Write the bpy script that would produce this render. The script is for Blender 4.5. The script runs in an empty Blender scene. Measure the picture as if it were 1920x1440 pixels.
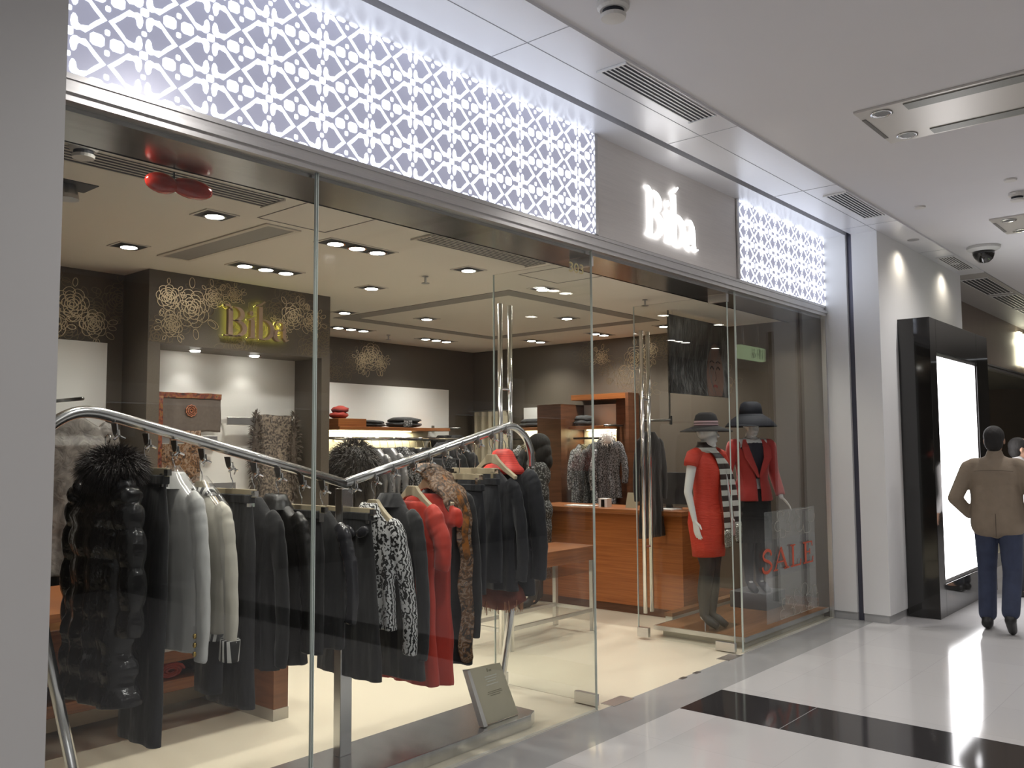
import bpy, bmesh, math, random
from math import sin, cos, pi, sqrt
from mathutils import Vector, Matrix, noise
random.seed(7)
scn = bpy.context.scene
col = scn.collection

# ------------------------------------------------------------------ camera
cam_d = bpy.data.cameras.new('camera'); cam = bpy.data.objects.new('camera', cam_d); col.objects.link(cam)
YAW, PIT, ROL = .86317, .07308, -.0061
fwd = Vector((sin(YAW)*cos(PIT), cos(YAW)*cos(PIT), sin(PIT))); rgt = Vector((cos(YAW), -sin(YAW), 0)); up = rgt.cross(fwd)
r2 = rgt*cos(ROL)+up*sin(ROL); u2 = -rgt*sin(ROL)+up*cos(ROL)
m = Matrix((r2, u2, -fwd)).transposed().to_4x4(); m.translation = Vector((0, -3.128, 1.55)); cam.matrix_world = m
cam_d.sensor_width = 36; cam_d.lens = 1665/1920*36; cam_d.clip_start = .05; cam_d.clip_end = 100
scn.camera = cam
# ------------------------------------------------------------------ world, exposure
w = bpy.data.worlds.new('world'); scn.world = w; w.use_nodes = True
w.node_tree.nodes['Background'].inputs[0].default_value = (.95, .97, 1, 1); w.node_tree.nodes['Background'].inputs[1].default_value = .42
vs = scn.view_settings; vs.view_transform = 'Standard'; vs.look = 'None'; vs.gamma = 1; vs.use_curve_mapping = False; vs.exposure = 0.42
scn.cycles.max_bounces = 8; scn.cycles.transparent_max_bounces = 24; scn.cycles.glossy_bounces = 4; scn.cycles.diffuse_bounces = 4
scn.cycles.sample_clamp_indirect = 6; scn.cycles.use_denoising = True; scn.cycles.caustics_reflective = False; scn.cycles.caustics_refractive = False

def lamp(kind, name, loc, energy, color=(1, 1, 1), rot=(0, 0, 0), **kw):
    l = bpy.data.lights.new(name, kind); l.energy = energy; l.color = color
    for k, v in kw.items(): setattr(l, k, v)
    o = bpy.data.objects.new(name, l); o.location = loc; o.rotation_euler = rot; col.objects.link(o); return o
# mall corridor ceiling light fittings
for cx in (-4.4, -1.1, 2.2, 5.52, 8.80, 12.1, 15.4):
    for cy in (-1.48, -4.0):
        lamp('SPOT', 'corridor_downlight', (cx, cy, 3.48), 62, (1, .965, .94), spot_size=math.radians(158), spot_blend=.8, shadow_soft_size=.06)
SPOTS = [(1.65, .37), (2.23, .37), (2.85, .37), (3.45, .37), (4.08, .36), (4.89, .34), (5.90, .35), (7.34, .38), (8.03, .38),
         (2.50, 1.08), (4.45, 1.07), (2.54, 2.11), (4.45, 2.10), (5.09, 3.22), (5.38, 1.15), (6.75, 1.95), (5.87, 2.96)]
TRIPLES = [(3.49, 1.11), (3.49, 2.08), (5.84, 4.05), (7.10, 4.08)]
PAIRS = [(7.96, 3.31), (7.95, 2.41), (7.95, 1.55)]
for (x, y) in SPOTS + TRIPLES + PAIRS:
    e = 38 if (x, y) in SPOTS else 60
    lamp('SPOT', 'shop_spot_light', (x, y, 2.775), e, (1, .955, .87), (random.uniform(-.06, .06), random.uniform(-.06, .06), 0),
         spot_size=math.radians(128), spot_blend=.9, shadow_soft_size=.05)

# ------------------------------------------------------------------ materials
MT = {}
def nn(nt, t, **kw):
    n = nt.nodes.new(t)
    for k, v in kw.items(): setattr(n, k, v)
    return n
def mat(name, c, rough=.5, metal=0., noise_s=None, noise_amt=.15, bump=0., bump_s=60., coord='Object', stretch=None, spec=.5, coat=0., emit=None, es=0., sheen=0.):
    if name in MT: return MT[name]
    m = bpy.data.materials.new(name); m.use_nodes = True; nt = m.node_tree; b = nt.nodes['Principled BSDF']
    b.inputs['Base Color'].default_value = (*c, 1); b.inputs['Roughness'].default_value = rough; b.inputs['Metallic'].default_value = metal
    b.inputs['Specular IOR Level'].default_value = spec; b.inputs['Coat Weight'].default_value = coat; b.inputs['Sheen Weight'].default_value = sheen
    if emit: b.inputs['Emission Color'].default_value = (*emit, 1); b.inputs['Emission Strength'].default_value = es
    tc = nn(nt, 'ShaderNodeTexCoord'); vec = tc.outputs[coord]
    if stretch:
        mp = nn(nt, 'ShaderNodeMapping'); mp.inputs['Scale'].default_value = stretch; nt.links.new(vec, mp.inputs[0]); vec = mp.outputs[0]
    if noise_s:
        n = nn(nt, 'ShaderNodeTexNoise'); n.inputs['Scale'].default_value = noise_s; n.inputs['Detail'].default_value = 4; nt.links.new(vec, n.inputs['Vector'])
        mx = nn(nt, 'ShaderNodeMix', data_type='RGBA'); mx.inputs[6].default_value = (*[max(0, v*(1-noise_amt)) for v in c], 1); mx.inputs[7].default_value = (*[min(1, v*(1+noise_amt)) for v in c], 1)
        nt.links.new(n.outputs[0], mx.inputs[0]); nt.links.new(mx.outputs[2], b.inputs['Base Color'])
    if bump:
        n2 = nn(nt, 'ShaderNodeTexNoise'); n2.inputs['Scale'].default_value = bump_s; n2.inputs['Detail'].default_value = 3; nt.links.new(vec, n2.inputs['Vector'])
        bp = nn(nt, 'ShaderNodeBump'); bp.inputs['Strength'].default_value = bump; bp.inputs['Distance'].default_value = .01 if bump_s > 15 else .04
        nt.links.new(n2.outputs[0], bp.inputs['Height']); nt.links.new(bp.outputs[0], b.inputs['Normal'])
    MT[name] = m; return m
def ramp_mat(name, tex, cols, rough=.6, scale=20., distort=0., metal=0., stretch=None, sheen=0., wave='BANDS', bump=0., bd='X'):
    """procedural pattern: texture -> colour ramp"""
    if name in MT: return MT[name]
    m = bpy.data.materials.new(name); m.use_nodes = True; nt = m.node_tree; b = nt.nodes['Principled BSDF']
    b.inputs['Roughness'].default_value = rough; b.inputs['Metallic'].default_value = metal; b.inputs['Sheen Weight'].default_value = sheen
    tc = nn(nt, 'ShaderNodeTexCoord'); vec = tc.outputs['Object']
    if stretch:
        mp = nn(nt, 'ShaderNodeMapping'); mp.inputs['Scale'].default_value = stretch; nt.links.new(vec, mp.inputs[0]); vec = mp.outputs[0]
    if tex == 'wave':
        t = nn(nt, 'ShaderNodeTexWave', wave_type=wave, bands_direction=bd); t.inputs['Distortion'].default_value = distort; t.inputs['Detail'].default_value = 2; t.inputs['Detail Scale'].default_value = 1.5
    elif tex == 'voro':
        t = nn(nt, 'ShaderNodeTexVoronoi', feature='F1')
    elif tex == 'edge':
        t = nn(nt, 'ShaderNodeTexVoronoi', feature='DISTANCE_TO_EDGE')
    else:
        t = nn(nt, 'ShaderNodeTexNoise'); t.inputs['Detail'].default_value = 5; t.inputs['Distortion'].default_value = distort
    t.inputs['Scale'].default_value = scale; nt.links.new(vec, t.inputs['Vector'])
    r = nn(nt, 'ShaderNodeValToRGB'); cr = r.color_ramp
    while len(cr.elements) < len(cols): cr.elements.new(.5)
    for e, (p, c) in zip(cr.elements, cols): e.position = p; e.color = (*c, 1)
    nt.links.new(t.outputs[0], r.inputs[0]); nt.links.new(r.outputs[0], b.inputs['Base Color'])
    if bump:
        bp = nn(nt, 'ShaderNodeBump'); bp.inputs['Strength'].default_value = bump; bp.inputs['Distance'].default_value = .01
        nt.links.new(t.outputs[0], bp.inputs['Height']); nt.links.new(bp.outputs[0], b.inputs['Normal'])
    MT[name] = m; return m
def emis(name, c, s):
    if name in MT: return MT[name]
    m = bpy.data.materials.new(name); m.use_nodes = True; nt = m.node_tree; nt.nodes.remove(nt.nodes['Principled BSDF'])
    e = nn(nt, 'ShaderNodeEmission'); e.inputs[0].default_value = (*c, 1); e.inputs[1].default_value = s
    nt.links.new(e.outputs[0], nt.nodes['Material Output'].inputs[0]); MT[name] = m; return m
def glassm(name, tint, f0=.05, alpha_col=None, alpha=0., rough=0.):
    """thin clear sheet: see-through with Schlick mirror reflection, optional printed film"""
    m = bpy.data.materials.new(name); m.use_nodes = True; nt = m.node_tree; nt.nodes.remove(nt.nodes['Principled BSDF'])
    g = nn(nt, 'ShaderNodeNewGeometry'); dt = nn(nt, 'ShaderNodeVectorMath', operation='DOT_PRODUCT')
    nt.links.new(g.outputs['Normal'], dt.inputs[0]); nt.links.new(g.outputs['Incoming'], dt.inputs[1])
    ab = nn(nt, 'ShaderNodeMath', operation='ABSOLUTE'); nt.links.new(dt.outputs['Value'], ab.inputs[0])
    om = nn(nt, 'ShaderNodeMath', operation='SUBTRACT'); om.inputs[0].default_value = 1; nt.links.new(ab.outputs[0], om.inputs[1])
    pw = nn(nt, 'ShaderNodeMath', operation='POWER'); nt.links.new(om.outputs[0], pw.inputs[0]); pw.inputs[1].default_value = 5
    ma = nn(nt, 'ShaderNodeMath', operation='MULTIPLY_ADD'); nt.links.new(pw.outputs[0], ma.inputs[0]); ma.inputs[1].default_value = 1-f0; ma.inputs[2].default_value = f0
    tr = nn(nt, 'ShaderNodeBsdfTransparent'); tr.inputs[0].default_value = (*tint, 1)
    gl = nn(nt, 'ShaderNodeBsdfGlossy'); gl.inputs['Roughness'].default_value = rough
    base = tr.outputs[0]
    if alpha:
        df = nn(nt, 'ShaderNodeBsdfDiffuse'); df.inputs[0].default_value = (*alpha_col, 1)
        m0 = nn(nt, 'ShaderNodeMixShader'); m0.inputs[0].default_value = alpha; nt.links.new(tr.outputs[0], m0.inputs[1]); nt.links.new(df.outputs[0], m0.inputs[2]); base = m0.outputs[0]
    mx = nn(nt, 'ShaderNodeMixShader'); nt.links.new(ma.outputs[0], mx.inputs[0]); nt.links.new(base, mx.inputs[1]); nt.links.new(gl.outputs[0], mx.inputs[2])
    nt.links.new(mx.outputs[0], nt.nodes['Material Output'].inputs[0]); MT[name] = m; return m
def wood(name, c1, c2, stretch=(1, 1, 14), scale=3., rough=.35):
    return ramp_mat(name, 'noise', [(.3, c1), (.7, c2)], rough=rough, scale=scale, stretch=stretch, distort=.6)
GLASS = glassm('clear_glass', (.965, .975, .968), .03)
EDGE = mat('glass_edge', (.55, .62, .58), .15, 0, spec=.8)
STEEL = mat('brushed_steel', (.72, .71, .70), .30, 1, noise_s=8, noise_amt=.12, stretch=(1, 1, 30))
STEELD = mat('steel_dark', (.42, .42, .42), .32, 1, noise_s=6, noise_amt=.15)
TUBE = mat('satin_tube_steel', (.66, .66, .66), .22, 1)
CHROME = mat('chrome', (.8, .8, .8), .08, 1)
WHITE = mat('white_panel', (.82, .82, .82), .35, 0, noise_s=3, noise_amt=.02)
WHITEG = mat('white_gloss_metal_panel', (.80, .80, .83), .30, .15, noise_s=2, noise_amt=.03)
PILLAR = mat('pillar_paint', (.47, .465, .46), .45, 0, noise_s=2, noise_amt=.02)
CEILC = mat('corridor_ceiling_paint', (.68, .67, .69), .8, 0, noise_s=3, noise_amt=.02)
CEILS = mat('shop_ceiling_paint', (.72, .69, .62), .8, 0, noise_s=3, noise_amt=.02)
DARK = mat('dark_gap', (.01, .012, .02), .6)
BLACKG = mat('black_gloss', (.012, .011, .010), .06, 0, coat=.5)
WOODR = wood('red_brown_veneer', (.20, .065, .018), (.34, .12, .035), (1, .6, 22))
WOODF = wood('platform_wood', (.17, .075, .03), (.27, .13, .055), (1.5, 14, 1))
WOODD = wood('dark_wood', (.10, .04, .02), (.17, .07, .035), (1, 1, 12))
WALLB = ramp_mat('taupe_wallpaper', 'noise', [(.3, (.085, .070, .054)), (.7, (.115, .094, .072))], rough=.55, scale=160)
WALLD = mat('dark_taupe_wall', (.09, .075, .058), .6, 0, noise_s=90, noise_amt=.2)
GOLDL = mat('gold_foil_line', (.62, .50, .33), .35, .7)
GOLD = mat('bronze_letter', (.42, .30, .22), .38, .6)
# ------------------------------------------------------------------ mesh helpers
ORG = {}
def props(o, label=None, cat=None, group=None, kind=None):
    if label: o['label'] = label
    if cat: o['category'] = cat
    if group: o['group'] = group
    if kind: o['kind'] = kind
    return o
def thing(name, loc, label, cat, group=None, rz=0.):
    o = bpy.data.objects.new(name, None); o.empty_display_size = .1; col.objects.link(o); o.location = loc; o.rotation_euler = (0, 0, rz)
    ORG[o] = Vector(loc); return props(o, label, cat, group)
class MB:
    def __init__(s): s.v = []; s.f = []
    def add(s, vs_, fs_):
        n = len(s.v); s.v += [tuple(p) for p in vs_]; s.f += [tuple(i+n for i in f) for f in fs_]; return s
    def box(s, x0, y0, z0, x1, y1, z1):
        return s.add([(x0, y0, z0), (x1, y0, z0), (x1, y1, z0), (x0, y1, z0), (x0, y0, z1), (x1, y0, z1), (x1, y1, z1), (x0, y1, z1)],
                     [(0, 3, 2, 1), (4, 5, 6, 7), (0, 1, 5, 4), (1, 2, 6, 5), (2, 3, 7, 6), (3, 0, 4, 7)])
    def loft(s, rings, cap=True, closed=True):
        n = len(rings[0]); vs_ = [p for r in rings for p in r]; fs_ = []
        for i in range(len(rings)-1):
            for j in range(n if closed else n-1):
                k = (j+1) % n; fs_.append((i*n+j, i*n+k, (i+1)*n+k, (i+1)*n+j))
        if cap: fs_.append(tuple(range(n-1, -1, -1))); fs_.append(tuple((len(rings)-1)*n+j for j in range(n)))
        return s.add(vs_, fs_)
    def tube(s, pts, r, n=10, flat=1., cap=True):
        pts = [Vector(p) for p in pts]; R = r if isinstance(r, (list, tuple)) else [r]*len(pts); rings = []; prev = None
        for i, p in enumerate(pts):
            t = (pts[min(i+1, len(pts)-1)]-pts[max(i-1, 0)]).normalized()
            if prev is None:
                a = Vector((1, 0, 0)) if abs(t.x) < .8 else Vector((0, 1, 0)); prev = (a - t*a.dot(t)).normalized()
            else: prev = (prev - t*prev.dot(t)).normalized()
            b = t.cross(prev)
            rings.append([p + prev*cos(2*pi*k/n)*R[i]*flat + b*sin(2*pi*k/n)*R[i] for k in range(n)])
        return s.loft(rings, cap)
    def lathe(s, prof, c, n=24, ax='z'):
        rings = []
        for r, h in prof:
            ring = []
            for k in range(n):
                a = 2*pi*k/n
                if ax == 'z': ring.append((c[0]+r*cos(a), c[1]+r*sin(a), c[2]+h))
                elif ax == 'y': ring.append((c[0]+r*cos(a), c[1]+h, c[2]+r*sin(a)))
                else: ring.append((c[0]+h, c[1]+r*cos(a), c[2]+r*sin(a)))
            rings.append(ring)
        return s.loft(rings)
    def ell(s, c, r, n=16, mth=10, rot=None, wob=0., seed=0):
        rings = []
        for i in range(mth+1):
            th = pi*(i+.02)/(mth+.04); ring = []
            for k in range(n):
                a = 2*pi*k/n; p = Vector((sin(th)*cos(a), sin(th)*sin(a), -cos(th)))
                if wob: p *= 1+wob*noise.noise(p*2.3+Vector((seed, 0, 0)))
                p = Vector((p.x*r[0], p.y*r[1], p.z*r[2]))
                if rot: p = rot @ p
                ring.append(p+Vector(c))
            rings.append(ring)
        return s.loft(rings)
    def prism(s, poly, f, d0, d1):
        """poly of (a,b); f(a,b,d)->xyz"""
        n = len(poly); vs_ = [f(a, b, d0) for a, b in poly]+[f(a, b, d1) for a, b in poly]
        return s.add(vs_, [tuple(range(n)), tuple(range(2*n-1, n-1, -1))]+[(i, i+n, (i+1) % n+n, (i+1) % n) for i in range(n)])
    def ribbon(s, pts, wds, f, d0, d1):
        """thick flat stroke along 2d points"""
        L = []; Rr = []
        for i, p in enumerate(pts):
            a = pts[max(i-1, 0)]; b = pts[min(i+1, len(pts)-1)]; dx, dy = b[0]-a[0], b[1]-a[1]; l = math.hypot(dx, dy) or 1
            wd = (wds[i] if isinstance(wds, (list, tuple)) else wds)/2; nx, ny = -dy/l*wd, dx/l*wd
            L.append((p[0]+nx, p[1]+ny)); Rr.append((p[0]-nx, p[1]-ny))
        n = len(pts); vs_ = [f(*q, d0) for q in L]+[f(*q, d0) for q in Rr]+[f(*q, d1) for q in L]+[f(*q, d1) for q in Rr]; fs_ = []
        for i in range(n-1):
            fs_ += [(i, i+1, n+i+1, n+i), (2*n+i, 3*n+i, 3*n+i+1, 2*n+i+1), (i, 2*n+i, 2*n+i+1, i+1), (n+i, n+i+1, 3*n+i+1, 3*n+i)]
        fs_ += [(0, n, 3*n, 2*n), (n-1, 3*n-1, 4*n-1, 2*n-1)]
        return s.add(vs_, fs_)
    def build(s, name, m, parent=None, smooth=False, bevel=0., kind=None, label=None, cat=None, group=None, at=None):
        me = bpy.data.meshes.new(name); o = bpy.data.objects.new(name, me); col.objects.link(o)
        org = ORG[parent] if parent is not None else Vector(at or (0, 0, 0)); ORG[o] = org
        me.from_pydata([tuple(Vector(p)-org) for p in s.v], [], s.f); me.update()
        bm = bmesh.new(); bm.from_mesh(me); bmesh.ops.recalc_face_normals(bm, faces=bm.faces); bm.to_mesh(me); bm.free()
        me.materials.append(m)
        if smooth:
            for p in me.polygons: p.use_smooth = True
        if parent is not None: o.parent = parent
        else: o.location = org
        if bevel:
            b = o.modifiers.new('bevel', 'BEVEL'); b.width = bevel; b.segments = 2; b.limit_method = 'ANGLE'
        return props(o, label, cat, group, kind)
def autosmooth(o, ang=40):
    me = o.data
    for p in me.polygons: p.use_smooth = True
    bm = bmesh.new(); bm.from_mesh(me)
    for e in bm.edges:
        if len(e.link_faces) == 2 and e.calc_face_angle(0) > math.radians(ang): e.smooth = False
    bm.to_mesh(me); bm.free(); return o
def box(name, m, b, parent=None, **kw): return MB().box(*b).build(name, m, parent, **kw)
def struct(name, m, *boxes, bevel=0.):
    mb = MB()
    for b in boxes: mb.box(*b)
    return mb.build(name, m, kind='structure', bevel=bevel)
def crom(pts, n=6):
    out = []; P = [pts[0]]+list(pts)+[pts[-1]]
    for i in range(1, len(P)-2):
        for k in range(n):
            t = k/n; out.append(tuple(.5*((2*b)+(-a+c)*t+(2*a-5*b+4*c-d)*t*t+(-a+3*b-3*c+d)*t**3) for a, b, c, d in zip(P[i-1], P[i], P[i+1], P[i+2])))
    out.append(tuple(pts[-1])); return out
def dup(o, parent=None, loc=None, rz=None, label=None):
    c = o.copy(); col.objects.link(c); c.parent = parent; ORG[c] = ORG[o]
    if loc is not None: c.location = loc
    if rz is not None: c.rotation_euler = (0, 0, rz)
    if label: c['label'] = label
    for ch in list(o.children): dup(ch, c)
    return c
def text_mesh(name, txt, m, parent, size, f, ext=.004, kind=None, align='LEFT', space=1.0):
    cu = bpy.data.curves.new('t', 'FONT'); cu.body = txt; cu.size = size; cu.extrude = ext; cu.align_x = align; cu.space_character = space
    t = bpy.data.objects.new('t', cu); col.objects.link(t); bpy.context.view_layer.update()
    me = bpy.data.meshes.new_from_object(t.evaluated_get(bpy.context.evaluated_depsgraph_get())); bpy.data.objects.remove(t)
    org = ORG[parent] if parent is not None else Vector((0, 0, 0))
    for v in me.vertices: v.co = Vector(f(v.co.x, v.co.y, v.co.z)) - org
    o = bpy.data.objects.new(name, me); col.objects.link(o); me.materials.clear(); me.materials.append(m); ORG[o] = org
    if parent is not None: o.parent = parent
    if kind: o['kind'] = kind
    return o

# ================================================================== SETTING
# floors
def floor_mat():
    m = bpy.data.materials.new('mall_floor_tiles'); m.use_nodes = True; nt = m.node_tree; b = nt.nodes['Principled BSDF']
    tc = nn(nt, 'ShaderNodeTexCoord'); br = nn(nt, 'ShaderNodeTexBrick'); br.offset = 0; br.inputs['Scale'].default_value = 1
    br.inputs['Color1'].default_value = (.56, .55, .55, 1); br.inputs['Color2'].default_value = (.60, .59, .59, 1); br.inputs['Mortar'].default_value = (.49, .48, .48, 1)
    br.inputs['Mortar Size'].default_value = .0015; br.inputs['Brick Width'].default_value = .6; br.inputs['Row Height'].default_value = .6
    nt.links.new(tc.outputs['Object'], br.inputs['Vector']); nt.links.new(br.outputs[0], b.inputs['Base Color'])
    b.inputs['Roughness'].default_value = .09; b.inputs['Specular IOR Level'].default_value = .6
    n = nn(nt, 'ShaderNodeTexNoise'); n.inputs['Scale'].default_value = 1.2; mp = nn(nt, 'ShaderNodeMapRange'); mp.inputs[3].default_value = .06; mp.inputs[4].default_value = .16
    nt.links.new(tc.outputs['Object'], n.inputs['Vector']); nt.links.new(n.outputs[0], mp.inputs[0]); nt.links.new(mp.outputs[0], b.inputs['Roughness'])
    return m
struct('floor', floor_mat(), (-6, -7.2, -.1, 22, -.35, 0))
struct('floor_border', mat('grey_border_tile', (.36, .36, .36), .12, 0, noise_s=5, noise_amt=.04), (-6, -.35, -.1, 22, -.005, 0))
struct('floor_strip', mat('black_granite', (.035, .033, .034), .08, 0, noise_s=120, noise_amt=.3), (4.77, -7.0, -.05, 5.30, -.352, .0012))
for k in range(6):
    y = -.352-1.2*k-.62
    struct('floor_strip_joint', mat('pale_grout', (.30, .29, .29), .5), (4.77, y, -.05, 5.30, y-.004, .0018))
struct('floor_shop', mat('cream_shop_tile', (.78, .71, .56), .22, 0, noise_s=1.5, noise_amt=.05), (-1, -.005, -.1, 8.5, 5.0, 0))
# shop shell
H = 2.8
struct('ceiling_shop', CEILS, (-1, .36, H, 8.5, 5.0, H+.1))
struct('wall_back', WALLB, (4.5, 4.72, 0, 8.5, 4.85, H))
struct('wall_right', WALLB, (8.4, 0.0, 0, 8.55, 4.72, H))
struct('wall_right_return', WALLB, (8.16, .02, 0, 8.4, .14, H))
struct('wall_left_back', WALLB, (-1, 3.03, 0, 2.96, 3.15, H))
struct('wall_left', WALLB, (-1.1, .0, 0, -1, 3.1, H))
# niche column: fascia, cheeks, white recess
struct('wall_niche', WALLB, (2.96, 2.67, 2.29, 4.5, 3.05, H), (2.96, 2.67, 0, 3.05, 3.05, 2.29), (4.42, 2.67, 0, 4.5, 3.05, 2.29), (4.5, 3.05, 0, 4.58, 4.72, H), (2.96, 3.05, 0, 4.5, 3.12, H))
NW = mat('niche_white_panel', (.80, .78, .74), .5)
struct('trim_niche_back', NW, (3.05, 3.03, 0, 4.42, 3.05, 2.29))
struct('baseboard_back', WOODD, (4.6, 4.70, 0, 8.4, 4.72, .12))
struct('baseboard_right', WOODD, (8.38, .15, 0, 8.40, 4.70, .12))
# corridor shell
struct('ceiling', CEILC, (-6, -7.2, 3.515, 22, -.75, 3.6))
struct('soffit', WHITEG, (-6, -.75, 3.50, 10.97, -.27, 3.6), (-6, -.215, 3.50, 10.97, 0.1, 3.6))
struct('soffit_gap', DARK, (-6, -.27, 3.56, 8.3, -.215, 3.6))
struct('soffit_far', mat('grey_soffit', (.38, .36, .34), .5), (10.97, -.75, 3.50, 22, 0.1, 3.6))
for i, x in enumerate((1.2, 3.2, 4.9, 6.5, 7.9, 9.4)):
    struct('trim_soffit_joint', mat('panel_joint', (.42, .42, .46), .5), (x, -.75, 3.4985, x+.004, -.27, 3.50))
struct('trim_soffit_joint', MT['panel_joint'], (-6, -.50, 3.4985, 8.15, -.496, 3.50))
struct('wall_portal_right', WHITE, (8.15, -.5, .07, 10.97, -.27, 3.5), (8.15, -.215, .07, 8.60, -.0, 3.5))
struct('baseboard_portal_right', mat('plinth_grey', (.45, .45, .45), .4), (8.165, -.485, 0, 10.97, -.27, .07), (8.165, -.215, 0, 8.6, -.0, .07))
struct('trim_portal_gap', mat('portal_gap_metal', (.10, .10, .13), .35, .6), (8.19, -.27, 0, 8.6, -.215, 3.56))
struct('wall_pillar_left', PILLAR, (-6, -.5, 0, 1.075, -.0, 3.5))
struct('wall_corridor_far', mat('far_wall', (.10, .09, .085), .6), (22, -7.2, 0, 22.2, .5, 3.5))
# opposite side of the corridor (mirrored in the glass)
struct('wall_opposite', mat('opposite_wall', (.09, .08, .07), .5), (-6, -7.0, 0, 22, -6.85, 2.1))
struct('trim_opposite_fascia', mat('opposite_fascia', (.55, .52, .50), .45), (-6, -6.95, 2.12, 22, -6.8, 2.34))
struct('wall_opposite_upper', mat('opposite_upper', (.30, .28, .26), .6), (-6, -7.0, 2.34, 22, -6.83, 3.51))
OPP = mat('opposite_post', (.48, .46, .44), .5)
for x in (-3, 0.3, 6.4, 9.7, 13.2): struct('wall_opposite_pier', OPP, (x, -6.86, 0, x+.5, -6.79, 2.12))
t = thing('shop_sign', (4.2, -6.75, 1.74), 'dark letters of the shop across the corridor, mirrored in the leftmost glass', 'sign')
text_mesh('lettering', 'LAURA ASHLEY', mat('dark_letter', (.03, .03, .03), .4), t, .105, lambda a, b, c: (4.42-a*1.35, -6.1+c, 1.765+b), .004)
box('sign_board', mat('sign_board_grey', (.42, .41, .40), .5), (2.9, -6.13, 1.70, 4.6, -6.108, 1.93), t)
box('sign_post', STEELD, (3.7, -6.16, 0, 3.76, -6.13, 1.93), t)

# ------------------------------------------------------------------ storefront
def lintel():
    t = thing('storefront_lintel', (4.7, 0, 2.76), 'long brushed steel door head rail above all the glass panes', 'lintel')
    MB().box(1.0, -.015, 2.845, 8.30, .10, 2.865).box(1.0, -.035, 2.79, 8.30, .10, 2.812).box(1.0, -.008, 2.812, 8.3, .1, 2.845).box(1.0, -.02, 2.764, 8.3, .1, 2.79).build('rail', STEEL, t)
    MB().box(1.0, -.004, 2.815, 8.3, .0, 2.843).build('groove', mat('rail_groove', (.12, .12, .12), .4, .5), t)
    MB().box(1.0, .03, 2.745, 8.16, .36, 2.764).box(1.0, .345, 2.745, 8.16, .365, 2.80).build('underside_panel', mat('mirror_steel', (.46, .45, .44), .20, 1, noise_s=3, noise_amt=.2, stretch=(1, 8, 1)), t)
    box('core', STEELD, (1.0, .02, 2.77, 8.3, .36, 3.5), t)
    return t
lintel()
# frieze panels
PLATE = mat('lattice_face', (.42, .42, .48), .32, .5, noise_s=4, noise_amt=.05, emit=(.74, .76, 1), es=.26)  # faint bluish emission added to the metal face to lift its tone
LIT = emis('lattice_glow', (.82, .88, 1), 2.2)
def quarter():
    o = [(-.49, 0), (-.35, .21), (-.215, .43), (-.15, .405), (-.10, .435), (-.06, .42), (-.03, .36), (-.02, .27), (-.03, .16), (-.052, .09)]
    i = [(-.395, 0), (-.33, .09), (-.285, .17), (-.27, .235), (-.21, .255), (-.16, .28), (-.135, .25), (-.128, .20), (-.12, .15), (-.085, .095)]
    i = [(a+(c-a)*.84, b+(d-b)*.84) for (a, b), (c, d) in zip(o, i)]
    return o, i
def lattice(t, x0, x1, ph):
    mb = MB(); cw, ch = .272, .165; y0, y1 = -.0136, -.012
    def clipx(x): return min(max(x, x0), x1)
    def clipz(z): return min(max(z, 2.868), 3.515)
    def quadp(pts):
        if max(p[0] for p in pts) <= x0+.002 or min(p[0] for p in pts) >= x1-.002 or max(p[1] for p in pts) <= 2.87 or min(p[1] for p in pts) >= 3.513: return
        pts = [(clipx(a), clipz(b)) for a, b in pts]
        mb.prism(pts, lambda a, b, d: (a, d, b), y0, y1)
    def rr(cx, cz, wx, wz, n=8):
        quadp([(cx+wx*.5*(abs(cos(a))**.6)*(1 if cos(a) >= 0 else -1), cz+wz*.5*(abs(sin(a))**.6)*(1 if sin(a) >= 0 else -1)) for a in [2*pi*(k+.5)/n for k in range(n)]])
    o, i_ = quarter()
    k0 = int((x0-ph)/cw)-1; k1 = int((x1-ph)/cw)+2
    for k in range(k0, k1):
        cx = ph+cw*k
        for r in range(-1, 5):
            cz = 2.934+ch*r
            for sx in (1, -1):
                for sz in (1, -1):
                    for q in range(len(o)-1):
                        quadp([(cx+sx*a*cw, cz+sz*b*ch) for a, b in (o[q], o[q+1], i_[q+1], i_[q])])
            rr(cx, cz, .020, .020); rr(cx, cz+ch/2, .034, .032)
            for d in (.27, -.27): rr(cx-cw/2, cz+d*ch, .020, .022)
            for d in (-.132, .132): rr(cx-cw/2+d*cw, cz+ch/2, .054, .048)
    return mb.build('glowing_pattern', LIT, t)
def frieze(name, x0, x1, label, ph):
    t = thing(name, ((x0+x1)/2, 0, 2.865), label, 'lit panel')
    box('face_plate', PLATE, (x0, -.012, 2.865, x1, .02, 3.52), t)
    MB().box(x0-.03, -.03, 3.52, x1+.03, .02, 3.55).box(x1, -.03, 2.865, x1+.03, .02, 3.52).box(x0-.03, -.03, 2.865, x0, .02, 3.52).build('frame', STEEL, t)
    lattice(t, x0, x1, ph)
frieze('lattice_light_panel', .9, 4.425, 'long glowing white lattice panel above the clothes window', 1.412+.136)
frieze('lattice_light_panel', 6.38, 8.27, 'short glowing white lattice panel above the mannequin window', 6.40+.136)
struct('trim_frieze_top', mat('frieze_cap', (.70, .68, .66), .3, .3), (.9, -.035, 3.55, 8.34, .02, 3.562))
t = thing('sign_panel', (5.4, 0, 2.865), 'brushed metal fascia panel carrying the glowing shop name', 'sign panel')
box('panel', mat('warm_brushed_metal', (.84, .80, .77), .50, .15, noise_s=5, noise_amt=.1, stretch=(.6, 1, 30)), (4.475, -.014, 2.867, 6.345, .02, 3.548), t)
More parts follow.
